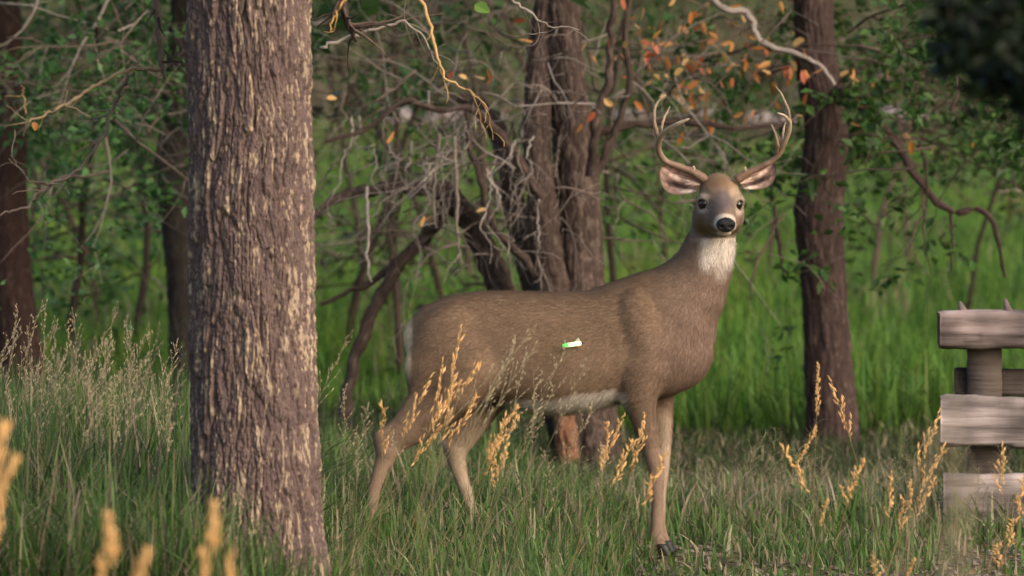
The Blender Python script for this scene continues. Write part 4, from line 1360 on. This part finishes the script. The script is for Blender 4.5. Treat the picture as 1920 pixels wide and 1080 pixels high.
def fur():
    tri = np.concatenate([DQ[:, [0, 1, 2]], DQ[:, [0, 2, 3]]])
    p0, p1, p2 = DV[tri[:, 0]], DV[tri[:, 1]], DV[tri[:, 2]]
    ar = np.linalg.norm(np.cross(p1 - p0, p2 - p0), axis=1)
    wgt = ar * (1 + 1.2 * (HD[tri[:, 0]] > .5))
    n = 230000
    k = rng.choice(len(tri), n, p=wgt / wgt.sum())
    a = rng.uniform(0, 1, (n, 1)); b = rng.uniform(0, 1, (n, 1)); fl = a + b > 1; a = np.where(fl, 1 - a, a); b = np.where(fl, 1 - b, b)
    lerp = lambda A: A[tri[k, 0]] * (1 - a - b) + A[tri[k, 1]] * a + A[tri[k, 2]] * b
    p = lerp(DV); N = lerp(DN); N /= np.linalg.norm(N, axis=1, keepdims=True); C = lerp(DC)
    hd = HD[tri[k, 0]]; ns = NOSE[tri[k, 0]]
    loc = (p - HO) @ HFR[1].T
    eye = np.minimum(np.linalg.norm(loc - np.array((.060, .020, 0)), axis=1), np.linalg.norm(loc - np.array((-.060, .020, 0)), axis=1))
    keep = (ns < .3) & (eye > .021) & ~((hd > .5) & (loc[:, 1] > .165) & (loc[:, 2] > -.062))
    p, N, C, hd, loc = p[keep], N[keep], C[keep], hd[keep], loc[keep]
    n = len(p)
    px = p[:, 0] * PIX + 960; py = 1040 - p[:, 2] * PIX
    fl = np.tile(np.array((-.85, 0, -.5)), (n, 1))
    kn = sm(1220, 1300, px)[:, None]; fl = fl * (1 - kn) + np.array((-.25, 0, -1)) * kn
    kl = sm(740, 800, py)[:, None] * ((px < 930) | (px > 1180))[:, None]; fl = fl * (1 - kl) + np.array((-.1, 0, -1)) * kl
    kr = sm(800, 770, px)[:, None] * (py < 740)[:, None]; fl = fl * (1 - kr) + np.array((-.3, 0, -1)) * kr
    kh = (hd > .5)[:, None]; fl = np.where(kh, -HF + .35 * np.sign(loc[:, :1]) * HA - .25 * HU, fl)
    fl = fl - N * (fl * N).sum(1, keepdims=True); fl /= np.linalg.norm(fl, axis=1, keepdims=True) + 1e-9
    fl = fl + rng.normal(0, .16, (n, 3)); fl /= np.linalg.norm(fl, axis=1, keepdims=True)
    lum = C.mean(1)
    ln = .016 * rng.uniform(.6, 1.3, n) * np.where(hd > .5, .55, 1) * np.where(py > 830, .5, 1)
    ln = ln * np.where((lum > .35) & (hd < .5) & (py < 830) & (px > 800), np.where(px > 1250, 1.1, 1.7), 1) * np.where(px < 790, .6, 1)
    rise = np.where(hd > .5, .22, .30) + np.where((lum > .35) & (hd < .5), .15, 0)
    tip = p + ln[:, None] * (fl * np.cos(rise)[:, None] + N * np.sin(rise)[:, None])
    sd = np.cross(fl, N); sd /= np.linalg.norm(sd, axis=1, keepdims=True) + 1e-9
    w = np.where(hd > .5, .0008, .0012)[:, None]
    V = np.stack([p - sd * w - N * .0015, p + sd * w - N * .0015, tip], 1).reshape(-1, 3)
    cc = C * np.where(hd > .5, rng.uniform(.68, 1.3, n), rng.uniform(.78, 1.18, n))[:, None] * rng.uniform(.97, 1.03, (n, 3))
    C3 = np.repeat(cc, 3, 0)
    nn = N + rng.normal(0, .11, (n, 3)); nn /= np.linalg.norm(nn, axis=1, keepdims=True)
    N3 = np.repeat(nn, 3, 0)
    me = mesh_np('fur', V, np.arange(3 * n), np.full(n, 3), np.clip(C3, 0, 1), False, {'nrm': ('FLOAT_VECTOR', N3)})
    o = link('fur', me, M['fur'], deer, 'stuff')


fur()


def uv_ball(r, n=20):
    import bmesh
    bm = bmesh.new(); bmesh.ops.create_uvsphere(bm, u_segments=n, v_segments=n // 2 + 2, radius=r)
    me = bpy.data.meshes.new('eye'); bm.to_mesh(me); bm.free()
    for p in me.polygons:
        p.use_smooth = True
    return me


eye_me = uv_ball(.0185); eye_me.materials.append(M['eye'])
for s in (-1, 1):
    e = link('eye', eye_me, None, deer)
    e.location = HO + np.array((s * .0590, .0195, .0005)) @ HFR[1]
# nose leather
nb = MB()
th = np.linspace(0, 2 * math.pi, 28, endpoint=False)
rows = []
for j in range(9):
    t = j / 8
    rr = math.cos(t * math.pi / 2) ** .7
    aa = np.cos(th) * .0345 * rr * (1 + .10 * np.sin(th)); ff = .180 + .0185 * math.sin(t * math.pi / 2) + 0 * th; uu = -.036 + np.sin(th) * .0260 * rr
    nost = np.exp(-(((np.abs(aa) - .0175) / .006) ** 2 + ((uu + .040) / .006) ** 2))
    rows.append(np.stack([aa, ff - .010 * nost, uu], -1))
rows = np.concatenate(rows) @ HFR[1] + HO
nb.add(rows, [(i * 28 + j, i * 28 + (j + 1) % 28, i * 28 + 28 + (j + 1) % 28, i * 28 + 28 + j) for i in range(8) for j in range(28)], (0.02, .02, .02))
link('nose', nb.mesh('nose'), M['nose'], deer)


def antler(name, tubes):
    mb = MB()
    for rows in tubes:
        p = smooth_path([(dx_(a), b, dz_(c), r) for a, c, b, r in rows], 26)
        mb.tube(p[:, :3] + rng.normal(0, .0006, (26, 3)), np.maximum(p[:, 3] * .82, .0018) * (1 + .22 * (rng.uniform(0, 1, 26) - .5)), 12, (1, 1, 1))
        m = mb.v[-1]; t = np.repeat(np.linspace(0, 1, 26), 12)[:, None]
        k = np.clip(t * 1.2 - .1, 0, 1) ** 2
        mb.k[-1] = (np.array(srgb(124, 98, 80)) * (1 - k) + np.array(srgb(190, 166, 140)) * k) * (.75 + .5 * vnoise(m[:, 0] * 90 + m[:, 1] * 60, m[:, 2] * 30, 5)[:, None])
    link(name, mb.mesh(name), M['antler'], deer)


Y0 = -.13
antler('antler', [[(1322, 336, Y0, .019), (1310, 328, Y0, .019), (1296, 320, Y0 - .005, .0165), (1275, 311, Y0 - .01, .0145), (1254, 304, Y0 - .02, .014), (1240, 294, Y0 - .03, .0135), (1232, 278, Y0 - .05, .0135), (1233, 261, Y0 - .08, .0130), (1242, 246, Y0 - .12, .012), (1260, 234, Y0 - .16, .0095), (1277, 226, Y0 - .19, .007), (1287, 221, Y0 - .20, .0025)],
                  [(1298, 322, Y0, .013), (1298, 315, Y0 - .01, .009), (1298, 309, Y0 - .015, .003)],
                  [(1234, 262, Y0 - .07, .009), (1228, 244, Y0 - .06, .009), (1224, 222, Y0 - .05, .008), (1226, 200, Y0 - .05, .006), (1234, 186, Y0 - .055, .004), (1245, 177, Y0 - .06, .0018)],
                  [(1237, 254, Y0 - .09, .007), (1238, 238, Y0 - .04, .0065), (1243, 220, Y0 - .01, .0055), (1250, 206, Y0, .0035), (1254, 198, Y0, .0015)]])
Y1 = -.115
antler('antler', [[(1377, 336, Y1, .019), (1387, 330, Y1, .0185), (1400, 321, Y1 - .005, .016), (1420, 312, Y1 - .01, .014), (1440, 302, Y1 - .02, .0135), (1455, 288, Y1 - .03, .013), (1465, 270, Y1 - .05, .0125), (1472, 250, Y1 - .07, .012), (1475, 232, Y1 - .09, .0105), (1471, 222, Y1 - .12, .008), (1462, 215, Y1 - .15, .0055), (1450, 210, Y1 - .17, .002)],
                  [(1396, 324, Y1, .012), (1395, 317, Y1 - .01, .009), (1394, 311, Y1 - .015, .003)],
                  [(1474, 236, Y1 - .085, .009), (1475, 220, Y1 - .08, .0085), (1472, 204, Y1 - .075, .007), (1466, 188, Y1 - .07, .005), (1459, 173, Y1 - .075, .0035), (1449, 161, Y1 - .08, .0018)],
                  [(1448, 296, Y1 - .02, .010), (1453, 282, Y1 - .04, .009), (1453, 266, Y1 - .06, .0075), (1448, 248, Y1 - .075, .0055), (1441, 231, Y1 - .08, .0018)],
                  [(1464, 272, Y1 - .045, .007), (1464, 256, Y1 - .01, .006), (1467, 240, Y1 + .01, .0045), (1470, 228, Y1 + .015, .0016)]])


def hoof(px, py, y):
    for s in (-1, 1):
        mb = MB(); rows = []
        prof = [(0, -.016, .024, .0115), (.2, -.014, .030, .013), (.55, -.008, .034, .0135), (.85, -.002, .042, .013), (1, 0.0, .046, .012)]
        n = 10
        for t, b, f, w in prof:
            z = .045 * (1 - t)
            for j in range(n):
                a = j * 2 * math.pi / n
                cx = (b + f) / 2; lx = (f - b) / 2
                rows.append((dx_(px) + cx + lx * math.cos(a), y + s * .0125 + w * math.sin(a), z + .002 + .004 * math.cos(a) * t))
        fs = [(i * n + j, i * n + (j + 1) % n, (i + 1) * n + (j + 1) % n, (i + 1) * n + j) for i in range(4) for j in range(n)]
        fs += [tuple(range(n - 1, -1, -1)), tuple(range(4 * n, 5 * n))]
        mb.add(np.array(rows), fs); link('hoof', mb.mesh('hoof'), M['hoof'], deer)
        mb = MB(); mb.tube([(dx_(px - 8), y + s * .012, .062), (dx_(px - 13), y + s * .013, .048), (dx_(px - 15), y + s * .013, .036)], [.008, .008, .003], 7)
        link('dewclaw', mb.mesh('dewclaw'), M['hoof'], deer)


hoof(1237, 1040, -.088); hoof(1247, 1040, .085); hoof(700, 1040, -.09); hoof(908, 1040, .085)


# ------------------------------------------------------------------ arrow with a lit nock against the flank
def arrow():
    a = np.array((dx_(1056), -.212, dz_(642) + GD)); b = np.array((dx_(1091), -.160, dz_(638.5) + GD))
    d = (b - a) / np.linalg.norm(b - a)
    t = thing('arrow', 'arrow with glowing pale green nock against the flank of the deer', 'arrow', a)
    o = np.array(a)

    def tb(name, s0, s1, r, m):
        mb = MB(); mb.tube([a + d * s0 - o, a + d * (s0 + s1) / 2 - o, a + d * s1 - o], r, 12); link(name, mb.mesh(name), M[m], t)
    tb('nock_tip', -.002, .014, [.0045, .0065, .0075], 'nocktip')
    tb('lit_nock', .014, .074, [.0075, .0080, .0085], 'nock')
    tb('shaft', .074, .26, [.0035, .0035, .0035], 'shaft')
    for k, (dirv, m) in enumerate((((.1, 0, 1), 'vane'), ((.1, -.2, -1), 'redvane'), ((.1, .9, -.3), 'vane'))):
        u = np.array(dirv); u -= d * u.dot(d); u /= np.linalg.norm(u)
        s = np.cross(d, u) * .0012
        f0 = a + d * .046; f1 = a + d * .066; f2 = a + d * .074
        L_ = .022 if k == 0 else .013
        pts = [f0 + u * .006, f1 + u * L_, f2 + u * (L_ * .5), f2 + u * .006]
        mb = MB(); mb.add(np.array([p_ + s for p_ in pts] + [p_ - s for p_ in pts]) - o, [(0, 1, 2, 3), (7, 6, 5, 4), (0, 4, 5, 1), (1, 5, 6, 2), (2, 6, 7, 3), (3, 7, 4, 0)])
        link('vane', mb.mesh('vane', False), M[m], t)


arrow()


# ------------------------------------------------------------------ seeding grass stalks
def stalk_mesh(H, head, spread, nb_, colr, seed, spk=.011, sparse=False):
    r = np.random.default_rng(seed)
    st = MB(); hd = MB()
    n = 14; bend = r.normal(0, .10, 2)
    pts = np.array([(bend[0] * H * (i / n) ** 2, bend[1] * H * (i / n) ** 2, H * i / n) for i in range(n + 1)])
    st.tube(pts, np.linspace(.0012, .0007, n + 1), 4, np.array((.22, .22, .10)) * .6 + np.array(colr) * .25)
    for k in range(nb_):
        t = 1 - head * (1 - k / max(nb_ - 1, 1)) / H
        i = min(int(t * n), n - 1)
        p = pts[i] + (pts[i + 1] - pts[i]) * (t * n - i)
        az = r.uniform(0, 6.28); L = head * r.uniform(.16, .4) * (1.15 - .75 * k / nb_) * (1 if spread > .3 else .7)
        d = np.array((math.cos(az) * spread, math.sin(az) * spread, 1.0)); d /= np.linalg.norm(d)
        e = p + d * L
        hd.tube([p, e], [.0008, .0005], 3, np.array(colr) * .8, False)
        m = 3 if sparse else 6
        for j in range(m):
            f = (j + 1) / m
            c = p + d * L * f + r.normal(0, .003, 3)
            dd = d + r.normal(0, .3, 3); dd /= np.linalg.norm(dd)
            sd = np.cross(dd, r.normal(0, 1, 3)); sd /= np.linalg.norm(sd); s2 = np.cross(dd, sd)
            l = spk * r.uniform(.7, 1.3); w = l * .14
            V = [c - dd * l / 2, c + sd * w, c + s2 * w, c - sd * w, c - s2 * w, c + dd * l / 2]
            hd.add(np.array(V), [(0, 2, 1), (0, 3, 2), (0, 4, 3), (0, 1, 4), (5, 1, 2), (5, 2, 3), (5, 3, 4), (5, 4, 1)], np.array(colr) * r.uniform(.75, 1.2))
    a = st.mesh('seed_stalk'); b = hd.mesh('seed_head', False)
    a.materials.append(M['straw']); b.materials.append(M['straw'])
    return a, b, pts[-1]


GOLD = (0.86, 0.54, 0.23); TAN = (0.52, 0.42, 0.27); GREY = (0.40, 0.33, 0.21)  # GOLD has warm sunlight put into the straw colour
PROT = {
    'gold': [stalk_mesh(.75, .19, .33, 12, GOLD, 300 + i, .024, True) for i in range(5)],
    'stub': [stalk_mesh(.75, .075, .35, 8, GOLD, 380 + i, .022) for i in range(3)],
    'tan': [stalk_mesh(.75, .20, .5, 12, TAN, 320 + i, .013, True) for i in range(5)],
    'airy': [stalk_mesh(.75, .26, .8, 12, GREY, 340 + i, .009, True) for i in range(4)],
    'spike': [stalk_mesh(.75, .14, .14, 12, GOLD, 360 + i, .015) for i in range(3)]}


def stalk(px, py, D, kind, label, group, lean=0.0, sc=None, wid=1.0):
    """stalk whose tip stands at photo (px, py)"""
    a, b, tip = PROT[kind][rng.integers(0, len(PROT[kind]))]
    T = P(px, py, D)
    rz = rng.uniform(0, 6.28)
    ly = rng.normal(0, .05)
    # root below the tip, allowing for the lean
    base_y = T[1]; Hh = T[2] - float(gz(T[0], base_y)) + .02
    s = Hh / .75
    o = link('seed_stalk', a)
    k = 1.0 if wid == 1.0 else wid
    o.scale = (k, k, s)
    from mathutils import Matrix, Euler
    o.rotation_euler = Euler((0, lean, rz), 'XYZ') if False else Euler((0, 0, rz))
    # shear-free lean: tilt about the root
    R = Matrix.Rotation(lean, 3, 'Y') @ Matrix.Rotation(rz, 3, 'Z')
    o.rotation_euler = R.to_euler()
    tw = R @ Vector((tip[0] * k, tip[1] * k, tip[2] * s))
    x = T[0] - tw.x; y = T[1] - tw.y
    o.location = (x, y, T[2] - tw.z)
    g = float(gz(x, y))
    # re-scale so that the root meets the ground
    s2 = s * (T[2] - g + .02) / max(tw.z, .05)
    o.scale = (k, k, s2)
    tw = R @ Vector((tip[0] * k, tip[1] * k, tip[2] * s2))
    o.location = (T[0] - tw.x, T[1] - tw.y, g - .02)
    tag(o, label, 'grass stalk', group)
    h = link('seed_head', b, None, o)
    return o


LBL = [('out of focus golden seed stalk at the foot of the large furrowed trunk', 'golden stalks before the large trunk'),
       ('golden seed stalk standing before the hind legs and belly of the deer', 'golden stalks before the deer'),
       ('tan feathery seed stalk in the tall grass left of the large trunk', 'feathery stalks beside the large trunk'),
       ('golden seed stalk between the deer and the timber rail', 'golden stalks near the timber rail'),
       ('feathery tan seed stalk overlapping the flank and belly of the deer', 'feathery stalks before the deer'),
       ('thin airy grey seed stalk in the short grass between the deer and the timber rail', 'airy stalks near the timber rail'),
       ('thin airy grey seed stalk in the grass below the belly of the deer', 'airy stalks below the deer')]
for px, py, D, ln in ((5, 800, 10.4, .5), (25, 868, 10.2, .9), (-2, 945, 10.4, .7), (205, 975, 10.0, -.1), (275, 1038, 10.0, .5), (190, 1062, 10.1, -.3), (402, 955, 10.3, .15), (432, 1050, 10.2, .25), (380, 1040, 10.4, -.1)):
    stalk(px, py, D, 'stub', *LBL[0], lean=ln * .5)
for px, py, D, ln in ((862, 630, 16.4, .35), (830, 690, 16.2, .22), (850, 700, 15.8, .30), (895, 700, 16, .45), (715, 762, 16.4, .2), (965, 770, 16.2, .45), (970, 790, 16.5, .35), (945, 800, 16, .3), (1165, 790, 16.2, .2), (1208, 795, 16, .35), (1190, 830, 16.3, .42), (1140, 800, 16.4, .1), (1245, 862, 15.2, .3), (890, 745, 16.3, .4), (840, 790, 16.4, .5), (800, 720, 16.3, .3), (950, 835, 16.0, .2)):
    stalk(px, py, D + 1.2, 'gold', *LBL[1], lean=ln)
for px, py, D, ln in ((985, 632, 16.8, .5), (960, 650, 16.9, .5), (995, 660, 16.8, .55), (1060, 660, 17, .25), (1098, 682, 17, .4), (650, 640, 18, .35), (1000, 700, 17.2, .5), (935, 690, 16.9, .5), (980, 690, 17.3, .45), (720, 800, 17.4, .15), (690, 770, 17.4, .2), (645, 740, 17.4, .1), (668, 820, 17.5, .2), (1110, 770, 17.0, .3), (1050, 720, 17.1, .3), (1130, 840, 17.5, .2), (1010, 800, 17.2, .2), (1020, 850, 17.2, .1)):
    stalk(px, py, D, 'tan', *LBL[4], lean=ln)
for px, py, D, ln in ((1775, 800, 8.6, .1), (1800, 860, 8.3, .2), (1822, 905, 8.8, -.1), (1790, 930, 8.0, .05)):
    stalk(px, py, D, 'tan', 'out of focus pale seed stalk standing before the end of the timber rail', 'pale stalks before the timber rail', lean=ln)
for k in range(70):
    px = rng.uniform(-40, 350); py = 545 + abs(rng.normal(0, 110)) + .15 * px + rng.uniform(0, 40)
    stalk(px, min(py, 860), rng.uniform(16.5, 21), 'tan', *LBL[2], lean=rng.normal(.18, .12))
for px, py, D, ln in ((1535, 690, 15, 0.0), (1562, 725, 15.5, -.2), (1470, 845, 15, -.35), (1528, 805, 15.5, .5), (1552, 940, 14.5, .05), (1620, 868, 14.6, .05), (1672, 895, 14.4, 0), (1707, 905, 14.8, .1), (1757, 785, 15, .25), (1770, 845, 15, .3), (1752, 905, 15.2, .2), (1880, 845, 14.8, -.12), (1920, 900, 14.5, -.1), (1715, 1050, 14, .05), (1638, 1042, 14.2, .2), (1875, 1020, 14.3, -.2), (1690, 935, 15, .35), (1905, 975, 14.6, .1)):
    stalk(px, py, D + 2.3, 'spike' if rng.uniform() < .4 else 'gold', *LBL[3], lean=ln)
for k in range(40):
    px = rng.uniform(1240, 1920); py = rng.uniform(790, 940)
    stalk(px, py, rng.uniform(18, 22.5), 'airy', *LBL[5], lean=rng.normal(.1, .2))
for k in range(16):
    px = rng.uniform(620, 1230); py = rng.uniform(800, 960)
    stalk(px, py, rng.uniform(17.5, 19.5), 'airy', *LBL[6], lean=rng.normal(.1, .2))


# ------------------------------------------------------------------ litter on the bare soil
def litter():
    mb = MB()
    for k in range(900):
        y = rng.uniform(-1.2, 1.2); px = rng.uniform(1150, 1960)
        x = (px - 960) / FOC * (y + 20)
        s = rng.uniform(.006, .02)
        V = np.array([(1, 0, 0), (-1, 0, 0), (0, 1, 0), (0, -1, 0), (0, 0, .6), (0, 0, -.5)]) * s * rng.uniform(.6, 1.3, (6, 1)) + np.array((x, y, float(gz(x, y)) + s * .2))
        mb.add(V, [(0, 2, 4), (2, 1, 4), (1, 3, 4), (3, 0, 4), (2, 0, 5), (1, 2, 5), (3, 1, 5), (0, 3, 5)], np.array((.19, .15, .115)) * rng.uniform(.5, 1.4))
    n = 500
    y = rng.uniform(-1.2, 2.0, n); x = rng.uniform(.4, 2.0, n)
    leaf_cloud(mb, np.stack([x, y, gz(x, y) + .008], -1), .032, [(.22, .15, .10), (.27, .19, .13), (.16, .11, .075)], [1, 1, 1], True)
    o = link('ground_litter', mb.mesh('ground_litter', False), M['rock'], kind='stuff')
    tag(o, 'small stones and dry brown leaves on the bare soil', 'litter')


litter()
